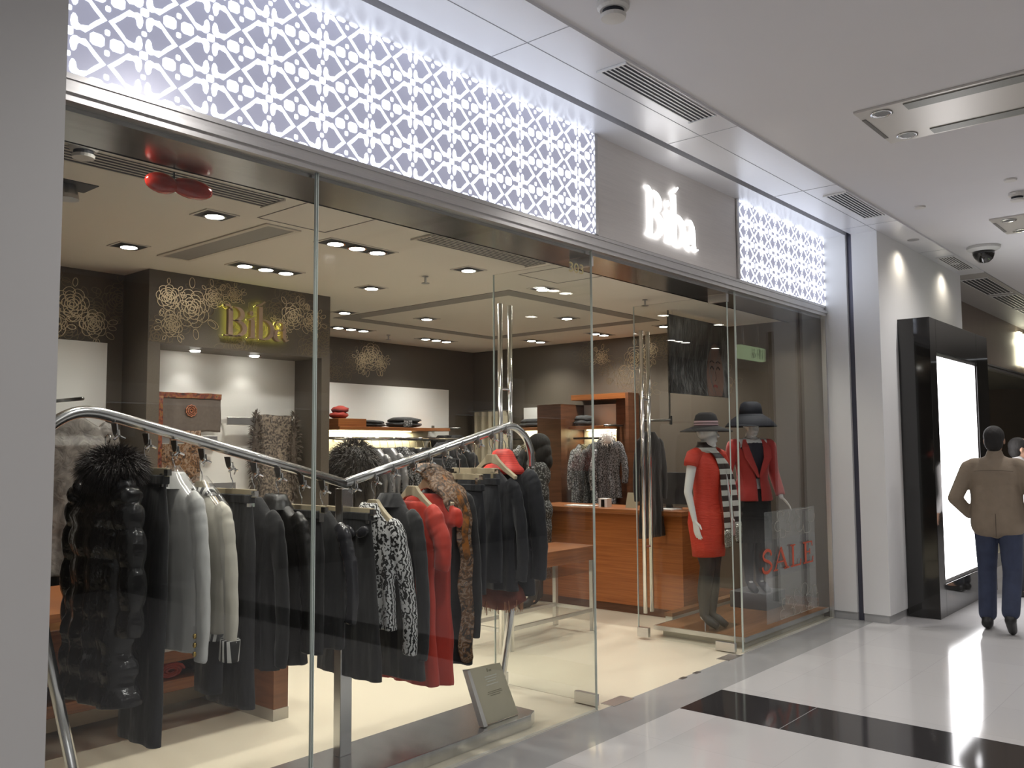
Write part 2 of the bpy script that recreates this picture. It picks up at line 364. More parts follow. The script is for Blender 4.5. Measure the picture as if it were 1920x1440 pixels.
# shop name in strokes; unit height 1 = capital height
def biba_strokes():
    A = lambda cx, cz, rx, rz, a0, a1, w0, n=14: ([(cx+rx*cos(math.radians(a0+(a1-a0)*k/n)), cz+rz*sin(math.radians(a0+(a1-a0)*k/n))) for k in range(n+1)], [max(.018, w0*sin(pi*k/n)) for k in range(n+1)])
    S = []
    S.append(([(.20, 0.0), (.20, .5), (.20, .88)], [.15, .14, .15])); S.append((crom([(.02, .99), (.12, 1.0), (.20, .94), (.215, .84)]), .07))
    S.append(([(.02, .015), (.45, .015), (.55, .03)], [.035, .04, .02]))
    S.append(A(.30, .74, .29, .225, 88, -92, .15)); S.append(A(.30, .27, .37, .26, 92, -88, .16))
    S.append(([(.93, 0.02), (.93, .35), (.93, .60)], [.15, .14, .13])); S.append((crom([(.78, .60), (.86, .62), (1.0, .68)]), [.05]*13)); S.append(([(.80, .012), (1.07, .012)], .03))
    S.append(A(.90, .82, .035, .045, 0, 360, .10))
    S.append(([(1.20, 0.0), (1.20, .55), (1.20, 1.08)], [.14, .13, .12])); S.append((crom([(1.03, 1.07), (1.12, 1.12), (1.22, 1.16), (1.34, 1.27)]), [.03]*5+[.06]*8+[.05]*6))
    S.append(A(1.27, .32, .34, .33, 100, -100, .15))
    S.append(A(1.86, .50, .14, .15, 175, 20, .05)); S.append(([(2.0, .56), (2.03, .40), (2.03, .12), (2.10, .02), (2.20, .06)], [.08, .12, .12, .09, .03]))
    S.append(A(1.86, .18, .155, .18, 80, 290, .14)); S.append((crom([(1.88, .36), (1.96, .37), (2.02, .42)]), .035))
    return S
def biba(t, name, m, sc, f, d0, d1, wk=1.):
    mb = MB()
    for pts, wd in biba_strokes():
        if isinstance(wd, list) and len(wd) != len(pts): wd = [wd[min(len(wd)-1, int(i*len(wd)/len(pts)))] for i in range(len(pts))]
        wd = [max(q*wk, .022)*sc for q in wd] if isinstance(wd, list) else max(wd*wk, .022)*sc
        mb.ribbon([(a*sc, b*sc) for a, b in pts], wd, f, d0, d1)
    return mb.build(name, m, t)
t = thing('name_sign', (5.0, -.06, 2.97), 'glowing white Biba shop name standing off the outside metal panel', 'sign')
biba(t, 'lettering', emis('sign_white', (1, 1, 1), 4), .325, lambda a, b, d: (5.005+a*.98, d, 2.975+b-.02*a), -.034, -.026, .64)
for a in (.1, .5, .3, .62): MB().tube([(5.0+a, -.028, 3.0), (5.0+a, -.014, 3.0)], .006, 6).build('standoff', STEEL, t)

# glass panes
def pane(name, b, label, edges=()):
    o = box(name, GLASS, b, label=label, cat='glass pane', at=((b[0]+b[3])/2, (b[1]+b[4])/2, b[2])); o['group'] = 'fixed panes of the shopfront'
    for e in edges: MB().box(*e).build('edge', EDGE, o)
    return o
pane('glass_pane', (1.0, .0, 0.005, 2.349, .012, 2.765), 'leftmost clear glass pane beside the grey pillar', [(2.346, -.001, .005, 2.3495, .013, 2.765)])
pane('glass_pane', (2.356, .0, 0.005, 4.418, .012, 2.765), 'wide clear glass pane in front of the red dresses', [(2.3555, -.001, .005, 2.359, .013, 2.765), (4.4145, -.001, .005, 4.4185, .013, 2.765)])
pane('glass_pane', (6.335, .0, 0.005, 8.15, .012, 2.765), 'clear glass pane in front of the two mannequins', [(6.334, -.001, .005, 6.338, .013, 2.765)])
struct('trim_glass_foot', mat('foot_channel', (.72, .70, .62), .3, .3), (1.0, -.004, 0, 4.42, .022, .006), (6.335, -.004, 0, 8.15, .022, .006))
struct('trim_jamb_right', STEEL, (8.135, -.01, 0, 8.16, .03, 2.77))
def gdoor(x, y0, y1, label, s):
    t = thing('glass_door', (x, y0, .02), label, 'door', 'open glass doors')
    box('leaf', GLASS, (x-.006, y0, .02, x+.006, y1, 2.735), t)
    MB().box(x-.0065, y1-.003, .02, x+.0065, y1+.001, 2.735).box(x-.0065, y0-.001, .02, x+.0065, y0+.003, 2.735).build('edge', EDGE, t)
    for n, z0, z1 in (('bottom_patch', .0, .075), ('top_patch', 2.675, 2.745)): MB().box(x-.018, y0-.005, z0+.008, x+.018, y0+.155, z1).build(n, STEEL, t, bevel=.002)
    MB().box(x-.018, y1-.10, .02, x+.018, y1+.004, .095).build('lock_patch', STEEL, t, bevel=.002)
    for d in (-.05, .05):
        MB().tube([(x+d, y1-.10, .22), (x+d, y1-.10, 2.52)], .017, 14).build('handle', mat('polished_handle', (.72, .70, .66), .12, 1), t, smooth=True)
    mb = MB()
    for z in (.75, 1.95): mb.tube([(x-.05, y1-.10, z), (x+.05, y1-.10, z)], .009, 8)
    mb.build('handle_bolt', CHROME, t)
    return t
gdoor(4.475, .045, .86, 'glass door swung inwards beside the clothes window', 1)
gdoor(6.285, .045, .90, 'glass door swung inwards beside the mannequin platform', -1)
for i, (x, l) in enumerate(((4.55, 'steel floor closer plate at the foot of the left glass door'), (6.03, 'steel floor closer plate at the foot of the right glass door'))):
    o = box('floor_plate', STEEL, (x, -.03, -.01, x+.22, .07, .003), label=l, cat='floor plate'); o['group'] = 'door closer plates'
for x, l in ((5.36, 'small steel lock keeper in the threshold, nearer the camera'), (5.55, 'small steel lock keeper in the threshold, farther from the camera')):
    o = MB().box(x, -.03, -.01, x+.07, .0, .003).build('lock_keeper', STEELD, label=l, cat='lock keeper', group='lock keepers in the threshold')
t = thing('door_number', (4.2, -.004, 2.6), 'gold 303 numerals on the glass above the doors', 'number')
text_mesh('lettering', '303', mat('gold_number', (.55, .48, .25), .4, .5), t, .085, lambda a, b, c: (4.17+a*1.25, -.006+c*.5, 2.60+b), .002)
# sale window sticker
FILM = glassm('sale_film', (1, 1, 1), .0, (.60, .62, .62), .16)
FILM2 = glassm('sale_film_dark', (.85, .8, .8), .0, (.10, .07, .06), .35)
t = thing('sale_sticker', (7.2, .013, .1), 'translucent window sticker reading SALE with flower outlines', 'sticker')
box('film', FILM, (6.78, .013, .14, 7.80, .0145, 1.03), t)
box('dark_band', FILM2, (6.78, .0147, .50, 7.80, .016, .80), t)
RED = mat('sale_red', (.50, .08, .035), .5)
def strokes(t, name, m, S, f, d0, d1):
    mb = MB()
    for p, wd in S: mb.ribbon(p, wd, f, d0, d1)
    return mb.build(name, m, t)
def sale():
    S = []; th, tk = .012, .034
    S.append((crom([(.19, .17), (.17, .215), (.10, .23), (.035, .19), (.05, .14), (.15, .10), (.19, .05), (.12, .0), (.04, .01), (.01, .06)], 5), .024))
    S += [([(.26, 0), (.385, .23)], th), ([(.385, .23), (.50, 0)], tk), ([(.30, .08), (.45, .08)], th), ([(.23, 0), (.31, 0)], th), ([(.45, 0), (.55, 0)], th)]
    S += [([(.64, 0), (.64, .23)], tk), ([(.59, .23), (.69, .23)], th), ([(.59, 0), (.80, 0)], th), ([(.80, -.005), (.81, .06)], th)]
    S += [([(.92, 0), (.92, .23)], tk), ([(.87, .23), (1.07, .23)], th), ([(.87, 0), (1.08, 0)], th), ([(.92, .12), (1.02, .12)], th), ([(1.07, .235), (1.075, .18)], th), ([(1.08, -.005), (1.09, .06)], th), ([(1.02, .15), (1.02, .09)], th)]
    return S
strokes(t, 'lettering', RED, [([(6.68+a*.94, .555+b*.75) for a, b in p], (w_ if not isinstance(w_, list) else w_)) for p, w_ in sale()], lambda a, b, d: (a, d, b), -.004, -.001)
LINE = mat('pale_line', (.34, .33, .29), .5)
S = []
for (cx, cz, r0) in ((7.55, .95, .16), (7.1, .92, .12), (7.45, .24, .15), (7.15, .20, .12), (7.7, .22, .12)):
    for k in range(5):
        a0 = k*2*pi/5+cx; p = []
        for q in range(11):
            a = a0+(q/10-.5)*1.3; rr_ = r0*(.45+.6*sin(pi*q/10)**.7)
            x_, z_ = cx+rr_*cos(a)*1.3, cz+rr_*sin(a)
            p.append((min(max(x_, 6.79), 7.79), min(max(z_, .15 if cz < .5 else .81), .49 if cz < .5 else 1.02)))
        S.append((p, .004))
    strokes(t, 'flower_outline', LINE, S, lambda a, b, d: (a, d, b), -.003, -.001); S = []

# ------------------------------------------------------------------ corridor ceiling fittings
def grille(x0, x1, y0, y1, z, name, label, n=6, along='x', white=WHITE, group='slotted air grilles over the corridor'):
    t = thing(name, ((x0+x1)/2, (y0+y1)/2, z), label, 'air grille', group)
    box('backing', DARK, (x0, y0, z-.004, x1, y1, z-.001), t)
    mb = MB()
    if along == 'x':
        for k in range(n+1):
            y = y0+(y1-y0)*k/n; mb.box(x0, y-.0045*6/n, z-.0065, x1, y+.0045*6/n, z-.0045)
        mb.box(x0-.012, y0-.012, z-.012, x0, y1+.012, z-.001); mb.box(x1, y0-.012, z-.012, x1+.012, y1+.012, z-.001)
    mb.build('slat', white, t); return t
for x0, x1, l in ((.6, 1.6, 'slotted white air grille in the lit soffit near the left pillar'), (3.70, 4.64, 'slotted white air grille in the soffit above the long lattice panel'), (6.74, 7.62, 'slotted white air grille in the soffit above the short lattice panel'), (9.77, 10.6, 'slotted white air grille in the soffit above the black light box')):
    grille(x0, x1, -.73, -.575, 3.5, 'air_grille', l)
for k in range(4): grille(11.3+k*1.5, 12.6+k*1.5, -.70, -.42, 3.5, 'air_grille', 'far dim air grille beyond the pillar, %s of the row' % ('nearest', 'second', 'third', 'farthest')[k])
def cpanel(x0, label):
    t = thing('ceiling_light_panel', (x0+.34, -2.3, 3.51), label, 'light fitting', 'long metal light fittings in the corridor ceiling')
    PM = mat('panel_beige_metal', (.56, .53, .49), .35, .4)
    box('plate', PM, (x0, -3.9, 3.502, x0+.68, -1.35, 3.514), t)
    for a, b in ((x0+.03, x0+.13), (x0+.55, x0+.65)):
        box('diffuser', mat('grey_mesh', (.20, .20, .18), .4, .5, noise_s=300, noise_amt=.4), (a, -3.6, 3.496, b, -1.62, 3.5015), t)
    box('end_slot', mat('slot_grey', (.16, .15, .14), .6), (x0+.14, -1.375, 3.4985, x0+.55, -1.352, 3.5015), t)
    for a in (x0+.10, x0+.58):
        d = MB().lathe([(.058, 0), (.062, -.006), (.048, -.006), (.042, .008), (.0, .009)], (a, -1.48, 3.502), 24).build('downlight', CHROME, t, smooth=True)
        mb = MB()
        for k in range(8): mb.box(a-.042+k*.012, -1.52, 3.4975, a-.038+k*.012, -1.44, 3.503)
        mb.build('louvre', STEEL, d)
cpanel(5.18, 'long metal light fitting with two round lamps, nearest the camera'); cpanel(8.46, 'long metal light fitting with two round lamps, beside the dome camera')
def detector(x, y, z, label, s=1., g='smoke detectors'):
    t = thing('smoke_detector', (x, y, z), label, 'smoke detector', g)
    W_ = mat('detector_white', (.62, .60, .57), .5)
    MB().lathe([(.0, 0), (.062*s, 0), (.062*s, -.02*s), (.052*s, -.03*s)], (x, y, z), 20).build('base', W_, t, smooth=False)
    MB().lathe([(.042*s, -.03*s), (.042*s, -.048*s)], (x, y, z), 20).build('vent', DARK, t)
    MB().lathe([(.050*s, -.048*s), (.047*s, -.062*s), (.0, -.066*s)], (x, y, z), 20).build('cap', W_, t)
detector(3.18, -1.01, 3.513, 'white smoke detector on the corridor ceiling above the long lattice panel', 1.15)
detector(7.72, -1.71, 3.513, 'white smoke detector on the corridor ceiling at the right edge of the photo')
detector(1.56, .50, 2.799, 'white smoke detector on the shop ceiling near the left pillar', .9)
for x, y, l in ((7.63, -1.02, 'small flush disc on the corridor ceiling near the second air grille'), (7.29, -1.75, 'small flush disc on the corridor ceiling at the right edge')):
    MB().lathe([(.045, 0), (.042, -.012), (0, -.014)], (x, y, 3.514), 18).build('ceiling_disc', mat('detector_white', (.6, .6, .6)), label=l, cat='ceiling disc', group='flush ceiling discs')
t = thing('dome_camera', (9.6, -1.05, 3.513), 'white dome security camera with dark glossy bubble', 'security camera')
MB().lathe([(0, 0), (.15, 0), (.15, -.025), (.105, -.05)], (9.6, -1.05, 3.513), 28).build('housing', mat('camera_white', (.62, .62, .60), .4), t, smooth=False)
MB().lathe([(.10, -.045), (.098, -.08), (.08, -.125), (.045, -.155), (0, -.165)], (9.6, -1.05, 3.513), 28).build('bubble', BLACKG, t, smooth=True)

# shop ceiling fittings
LAMP = emis('lamp_lit', (1, .96, .88), 26)
def downlight(x, y, label, n=1, rot=0.):
    t = thing('downlight', (x, y, H), label, 'ceiling lamp', 'recessed square spotlights in the shop ceiling')
    L_ = .085*n
    MB().box(x-L_, y-.075, H-.004, x+L_, y+.075, H-.0005).build('recess', mat('lamp_recess', (.03, .03, .03), .5), t)
    mb = MB()
    for (a, b, c, d) in ((x-L_-.012, y-.087, x+L_+.012, y-.075), (x-L_-.012, y+.075, x+L_+.012, y+.087), (x-L_-.012, y-.075, x-L_, y+.075), (x+L_, y-.075, x+L_+.012, y+.075)): mb.box(a, b, H-.006, c, d, H-.0005)
    mb.build('frame', mat('lamp_frame', (.65, .62, .56), .4), t)
    for k in range(n):
        cx = x+(k-(n-1)/2)*.165
        hd = MB().lathe([(.056, -.004), (.060, -.013), (.052, -.013)], (cx, y, H), 20).build('lamp_head', CHROME, t, smooth=False)
        MB().lathe([(.05, -.010), (.048, -.0135), (0, -.0135)], (cx, y, H), 20).build('bulb', LAMP, hd)
SL = ['first spotlight inside the window from the left pillar', 'second spotlight inside the window from the left pillar', 'third spotlight along the window head', 'fourth spotlight along the window head', 'fifth spotlight along the window head',
      'spotlight just left of the doorway head', 'spotlight above the open doorway', 'spotlight above the poster by the mannequins', 'spotlight above the mannequin window, farthest right', 'bright spotlight beyond the long grille at left',
      'bright spotlight near the striped grille over the rack', 'spotlight above the white wall panel at left', 'dark-edged spotlight in the middle of the shop ceiling', 'bright spotlight to the right of the wall name sign', 'oval-looking spotlight seen through the open glass door', 'small spotlight inside the square ceiling groove, right', 'small spotlight inside the square ceiling groove, left']
for (x, y), l in zip(SPOTS, SL): downlight(x, y, l)
for (x, y), l in zip(TRIPLES, ['triple spotlight box, brightest, above the clothes rack', 'triple spotlight box above the wall name sign', 'triple spotlight box nearest the rear corner at left', 'triple spotlight box before the rear wall at right']): downlight(x, y, l, 3)
for (x, y), l in zip(PAIRS, ['twin spotlight by the right wall, farthest back', 'twin spotlight by the right wall, middle one', 'twin spotlight by the right wall, nearest the window']): downlight(x, y, l, 2)
GRW = mat('grille_cream', (.60, .57, .50), .5)
grille(1.2, 2.56, .56, .74, H, 'shop_air_grille', 'long striped air grille in the shop ceiling at left', 5, white=GRW, group='striped air grilles in the shop ceiling')
grille(3.57, 4.62, .54, .69, H, 'shop_air_grille', 'striped air grille in the shop ceiling above the red dresses', 5, white=GRW, group='striped air grilles in the shop ceiling')
t = thing('return_grille', (2.9, 1.6, H), 'fine-mesh grey air grille running away from the window', 'air grille')
box('mesh', mat('mesh_grille', (.30, .29, .27), .5, .3, noise_s=400, noise_amt=.3), (2.81, 1.05, H-.006, 2.98, 2.2, H-.001), t)
MB().box(2.78, 1.02, H-.008, 2.81, 2.23, H-.0005).box(2.98, 1.02, H-.008, 3.01, 2.23, H-.0005).box(2.81, 1.02, H-.008, 2.98, 1.05, H-.0005).box(2.81, 2.2, H-.008, 2.98, 2.23, H-.0005).build('frame', GRW, t)
RG = mat('ceiling_groove', (.26, .25, .23), .7)
t = props(MB().box(5.24, 1.38, H-.004, 7.50, 1.54, H-.0005).box(5.24, 3.42, H-.004, 7.50, 3.58, H-.0005).box(5.24, 1.54, H-.004, 5.42, 3.42, H-.0005).box(7.32, 1.54, H-.004, 7.5, 3.42, H-.0005).build('trim_ceiling_square', RG), kind='structure')
for x0, y0, x1, y1, l in ((2.68, .47, 3.13, .96, 'thin-outlined square access hatch in the shop ceiling at left'), (4.82, .48, 5.28, .93, 'thin-outlined square access hatch in the shop ceiling by the doors')):
    MB().box(x0, y0, H-.003, x1, y0+.006, H-.0005).box(x0, y1-.006, H-.003, x1, y1, H-.0005).box(x0, y0, H-.003, x0+.006, y1, H-.0005).box(x1-.006, y0, H-.003, x1, y1, H-.0005).build('access_hatch', RG, label=l, cat='ceiling hatch', group='ceiling hatches')
for x, y, l in ((4.42, 1.47, 'sprinkler on the shop ceiling in the middle of the window'), (6.44, 4.15, 'sprinkler on the shop ceiling near the rear wall'), (6.37, .84, 'sprinkler on the shop ceiling above the doorway')):
    MB().tube([(x, y, H), (x, y, H-.05)], .008, 8).lathe([(.03, -.05), (.03, -.054), (0, -.054)], (x, y, H), 14).lathe([(.022, 0), (.022, -.006), (0, -.006)], (x, y, H), 14).build('sprinkler', STEELD, label=l, cat='sprinkler', group='shop ceiling sprinklers')
t = thing('spotlight', (1.75, 1.10, H), 'swivelling spotlight lamp beside the left pillar', 'ceiling lamp')
MB().box(1.68, 1.02, H-.004, 1.86, 1.18, H-.0005).build('recess', MT['lamp_recess'], t)
a = MB().lathe([(.0, 0), (.035, 0), (.05, -.05), (.052, -.07), (.045, -.07)], (1.75, 1.10, H-.003), 20).build('lamp_head', STEELD, t, smooth=False)
MB().lathe([(.044, -.066), (.0, -.066)], (1.75, 1.10, H-.003), 20).build('bulb', LAMP, a)
t = thing('red_reflection', (1.92, .46, 2.70), 'pair of glossy red ovals imitating reflections under the steel window head', 'reflected_shape')  # solid ovals and cord added to imitate red reflections at the window head
REDG = mat('red_gloss', (.42, .03, .02), .15, 0, coat=.6, noise_s=40, noise_amt=.4)
for c, r in (((1.845, .40, 2.685), (.075, .03, .045)), ((1.985, .40, 2.69), (.10, .03, .045))):
    MB().ell(c, r, 20, 12).build('lobe', REDG, t, smooth=True)
MB().tube([(1.9, .40, 2.70), (1.9, .40, 2.745)], .004, 6).build('cord', DARK, t)

# ------------------------------------------------------------------ wall decoration
def rose(mb, cx, cz, R_, f, seed, lw=.0045, d0=.001, d1=.003):
    rn = random.Random(seed)
    for ring, (r, n) in enumerate(((.12, 3), (.24, 4), (.38, 5), (.54, 6), (.72, 7), (.95, 8))):
        off = rn.uniform(0, 6)
        for k in range(n):
            a0 = off+2*pi*k/n; pts = []
            for q in range(9):
                t_ = q/8; a = a0+(t_-.5)*2*pi/n*1.35; rr_ = R_*r*(.72+.33*sin(pi*t_)**.6+rn.uniform(-.02, .02))
                pts.append((cx+rr_*cos(a), cz+rr_*sin(a)))
            mb.ribbon(pts, lw*(1.5-ring*.13), f, d0, d1)
    for k in range(7):
        a = rn.uniform(0, 2*pi); l = R_*rn.uniform(.4, .7); ox, oz = cx+R_*1.05*cos(a), cz+R_*1.05*sin(a); pts = []
        for q in range(15):
            b = 2*pi*q/14; px_, pz_ = l*.5*(1-cos(b)), l*.28*sin(b)
            pts.append((ox+px_*cos(a)-pz_*sin(a), oz+px_*sin(a)+pz_*cos(a)))
        mb.ribbon(pts, lw*.8, f, d0, d1)
def rose_wall(spots, f, zlim, tag_, m=None):
    mb = MB()
    for i, (a, z, r) in enumerate(spots): rose(mb, a, z, r, f, hash((tag_, i)) % 999 if False else i*7+len(tag_))
    v2 = [(x, y, min(max(z, zlim[0]), zlim[1])) for x, y, z in mb.v]; mb.v = v2
    return mb.build('flower_wallpaper_pattern', m or GOLDL, kind='structure')
rose_wall([(3.28, 2.56, .14), (3.10, 2.62, .09), (3.45, 2.66, .08), (4.14, 2.60, .11), (4.32, 2.58, .09), (3.13, 2.42, .08), (4.02, 2.50, .07), (3.62, 2.70, .06)], lambda a, b, d: (min(max(a, 2.965), 4.495), 2.67-d, b), (2.30, 2.795), 'niche')
rose_wall([(6.69, 2.62, .16), (6.55, 2.56, .10), (6.83, 2.56, .09)], lambda a, b, d: (a, 4.72-d, b), (2.34, 2.79), 'back')
rose_wall([(2.60, 2.55, .12), (2.75, 2.43, .10), (2.45, 2.40, .12), (2.3, 2.62, .1)], lambda a, b, d: (min(a, 2.95), 3.03-d, b), (2.3, 2.79), 'left')
rose_wall([(2.25, 2.55, .14), (2.05, 2.62, .10), (2.7, 2.6, .09)], lambda a, b, d: (8.4-d, a, b), (2.3, 2.79), 'right')
GOLDD = mat('dim_gold_line', (.22, .17, .11), .5, .4)
rn = random.Random(21)
rose_wall([(3.02+.16*k, 2.35+.12*(k % 4)+rn.uniform(-.02, .02), .12) for k in range(10)], lambda a, b, d: (min(max(a, 2.965), 4.495), 2.67-d*.6, b), (2.30, 2.795), 'n2', GOLDD)
rose_wall([(1.9+.17*k, 2.38+.12*(k % 4), .12) for k in range(7)], lambda a, b, d: (min(a, 2.95), 3.03-d*.6, b), (2.31, 2.79), 'l2', GOLDD)
rose_wall([(1.2+.24*k, 2.2+.15*(k % 4), .14) for k in range(8)], lambda a, b, d: (8.4-d*.6, a, b), (2.1, 2.79), 'r2', GOLDD)
rose_wall([(4.72+.24*k, 2.42+.12*(k % 3), .13) for k in range(9)], lambda a, b, d: (a, 4.72-d*.6, b), (2.32, 2.79), 'b2', GOLDD)
t = thing('wall_name_sign', (3.75, 2.60, 2.40), 'bronze Biba letters with yellow-green backlight on the flowered wall', 'sign')
biba(t, 'lettering', GOLD, .225, lambda a, b, d: (3.50+a*1.13, d, 2.385+b*1.0), 2.605, 2.635)
biba(t, 'backlight', emis('olive_glow', (.80, .78, .14), 4.0), .225, lambda a, b, d: (3.502+a*1.13, d, 2.387+b*1.0), 2.637, 2.644, .55)
# lit white wall panels
WP = mat('lit_white_wall_panel', (.86, .86, .84), .5)
def wpanel(name, b, label, g='white wall panels above the rails'):
    return box(name, WP, b, label=label, cat='wall panel', group=g, at=(b[0], b[1], b[2]))
wpanel('wall_panel', (1.6, 2.985, .0, 2.83, 3.03, 2.30), 'tall white wall panel behind the hanging grey coat')
wpanel('wall_panel', (6.05, 4.67, 1.0, 7.90, 4.72, 2.29), 'wide white panel on the rear wall above the long shelf')
wpanel('wall_panel', (8.35, 3.30, 1.0, 8.40, 3.83, 2.05), 'small white panel on the right wall nearer the curtain')
wpanel('wall_panel', (8.35, 2.48, 1.0, 8.40, 2.92, 2.05), 'small white panel on the right wall inside the wooden frame')
for (x, y, z, sx, sy, e, rz) in ((6.95, 4.40, 2.6, 1.6, .1, 26, 0), (2.2, 2.7, 2.7, .9, .1, 14, 0), (8.1, 3.0, 2.55, .1, 1.4, 9, 0)):
    pass
# LED strips under shelves
def shelf(b, label, led, g='wall shelves'):
    t = thing('wall_shelf', (b[0], b[1], b[2]), label, 'shelf', g)
    box('board', WOODR, b, t, bevel=.003)
    box('led_strip', emis('warm_led', (1, .82, .42), 9), led, t)
    return t
shelf((5.9, 4.30, 1.765, 7.55, 4.67, 1.80), 'dark wood shelf on the rear wall with folded black knitwear', (6.0, 4.60, 1.755, 7.2, 4.64, 1.764))
shelf((8.02, 3.275, 1.765, 8.35, 3.85, 1.80), 'wood shelf on the right wall nearer the curtain', (8.30, 3.3, 1.755, 8.33, 3.8, 1.764))
shelf((8.02, 2.40, 1.765, 8.35, 2.90, 1.80), 'wood shelf on the right wall inside the wooden frame', (8.30, 2.45, 1.755, 8.33, 2.85, 1.764))
lamp('AREA', 'shelf_led', (6.6, 4.60, 1.75), 5, (1, .82, .45), shape='RECTANGLE', size=1.3, size_y=.03)
lamp('AREA', 'shelf_led', (8.31, 3.4, 1.75), 2.5, (1, .82, .45), shape='RECTANGLE', size=.03, size_y=.8)
lamp('AREA', 'shelf_led', (8.31, 2.65, 1.75), 1.5, (1, .82, .45), shape='RECTANGLE', size=.03, size_y=.4)
for x in (3.42, 3.92):   # niche down lamps
    lamp('SPOT', 'niche_spot', (x, 2.87, 2.275), 5, (1, .96, .9), (.10, 0, 0), spot_size=math.radians(100), spot_blend=.7, shadow_soft_size=.02)
    t = thing('niche_lamp', (x, 2.86, 2.29), 'round recessed lamp in the niche top, %s one' % ('left' if x < 3.6 else 'right'), 'ceiling lamp', 'niche lamps')
    a = MB().lathe([(.05, 0), (.052, -.006), (.04, -.006)], (x, 2.86, 2.29), 20).build('rim', CHROME, t)
    MB().lathe([(.038, -.004), (.034, -.013), (0, -.016)], (x, 2.86, 2.29), 20).build('bulb', LAMP, t)
#==PART2==

# ================================================================== CLOTHES
BLK = mat('black_wool', (.012, .012, .013), .85, 0, noise_s=200, noise_amt=.4, bump=.9, bump_s=7, stretch=(1, 1, .35), sheen=.15)
BLK2 = mat('charcoal_wool', (.022, .022, .024), .85, 0, noise_s=160, noise_amt=.4, bump=.9, bump_s=7, stretch=(1, 1, .35), sheen=.15)
LEATH = mat('black_leather', (.012, .011, .010), .38, 0, bump=.3, bump_s=30)
NAVY = mat('navy_wool', (.010, .011, .016), .85, 0, noise_s=160, noise_amt=.3, bump=.9, bump_s=7, stretch=(1, 1, .35), sheen=.15)
PUFF = mat('black_shiny_nylon', (.010, .010, .011), .22, 0, bump=.9, bump_s=22)
SATIN = mat('black_satin', (.03, .03, .035), .2, 0, bump=.5, bump_s=16)
IVORY = mat('ivory_wool', (.72, .68, .58), .7, 0, noise_s=8, noise_amt=.05, bump=.7, bump_s=6, stretch=(1, 1, .35), sheen=.2)
WHITEW = mat('white_wool', (.66, .66, .64), .7, 0, noise_s=8, noise_amt=.05, bump=.7, bump_s=6, stretch=(1, 1, .35), sheen=.2)
REDW = mat('red_dress_cloth', (.48, .030, .012), .75, 0, noise_s=6, noise_amt=.08, bump=.7, bump_s=6, stretch=(1, 1, .35), sheen=.2)
GREYQ = ramp_mat('grey_quilted_cloth', 'noise', [(.35, (.10, .092, .085)), (.65, (.20, .185, .17))], rough=.5, scale=14, distort=1.5, bump=.6)
SWIRL = ramp_mat('black_white_swirl', 'wave', [(.42, (.012, .012, .012)), (.52, (.62, .62, .62))], rough=.6, scale=26, distort=9)
SNAKE = ramp_mat('grey_black_print', 'edge', [(.05, (.015, .015, .015)), (.16, (.34, .34, .35))], rough=.6, scale=38)
TWEED = ramp_mat('dark_tweed', 'noise', [(.42, (.012, .012, .012)), (.58, (.20, .20, .21))], rough=.8, scale=90)
SILVER = mat('silver_sheer', (.34, .34, .35), .3, .4, bump=.6, bump_s=25, noise_s=12, noise_amt=.35)
PLAID = ramp_mat('grey_check', 'voro', [(.2, (.20, .20, .20)), (.5, (.02, .02, .02))], rough=.7, scale=60)
FLORALD = ramp_mat('brown_orange_print', 'noise', [(.38, (.025, .018, .015)), (.5, (.16, .07, .02)), (.6, (.30, .22, .16)), (.7, (.04, .02, .03))], rough=.6, scale=26, distort=2)
ORANGE = ramp_mat('amber_scarf', 'noise', [(.4, (.35, .12, .01)), (.6, (.06, .03, .01))], rough=.5, scale=30)
PLASTIC = glassm('garment_cover', (.97, .97, .97), .05, (.8, .8, .8), .07, rough=.12)
HWOOD = mat('pale_hanger_wood', (.52, .44, .30), .4, 0, noise_s=5, noise_amt=.1, stretch=(1, 8, 1))
FURB = mat('dark_fur', (.022, .016, .015), .55); FURG = mat('grey_brown_fur', (.085, .075, .068), .55); FURBR = mat('brown_fur', (.11, .085, .065), .6)
def shell(levels, yc, xc, seed, folds, n=40, puff=None):
    """levels: (z, half width, half thickness)"""
    rings = []; ph = random.Random(seed).uniform(0, 6); z0 = levels[0][0]; zl = levels[-1][0]
    L = []
    for i in range(len(levels)-1):
        a, b = levels[i], levels[i+1]; k = max(1, int(abs(a[0]-b[0])/.022))
        for q in range(k): L.append(tuple(a[j]+(b[j]-a[j])*q/k for j in range(3)))
    L.append(levels[-1])
    for z, hw, th in L:
        t = (z0-z)/(z0-zl+1e-6); amp = folds*min(1, max(0, t*1.5-.1)); ring = []
        pf = 1+(.18*abs(sin(pi*(z0-z)/puff))**.6-.11 if puff else 0)
        for k in range(n):
            a = 2*pi*k/n; ca, sa = cos(a), sin(a)
            u = hw*pf*abs(ca)**.8*(1 if ca >= 0 else -1); v = th*pf*abs(sa)**.75*(1 if sa >= 0 else -1)
            v += amp*sin(u*52+ph+1.3*noise.noise(Vector((u*6, z*2.5, seed))))*abs(sa)**.3+amp*.8*noise.noise(Vector((u*9, z*6, seed+3)))
            u += amp*1.0*noise.noise(Vector((v*8, z*4, seed+9)))
            ring.append((xc+v, yc-u, z+.006*noise.noise(Vector((u*10, seed, 0)))*(t > .97)))
        rings.append(ring)
    return rings
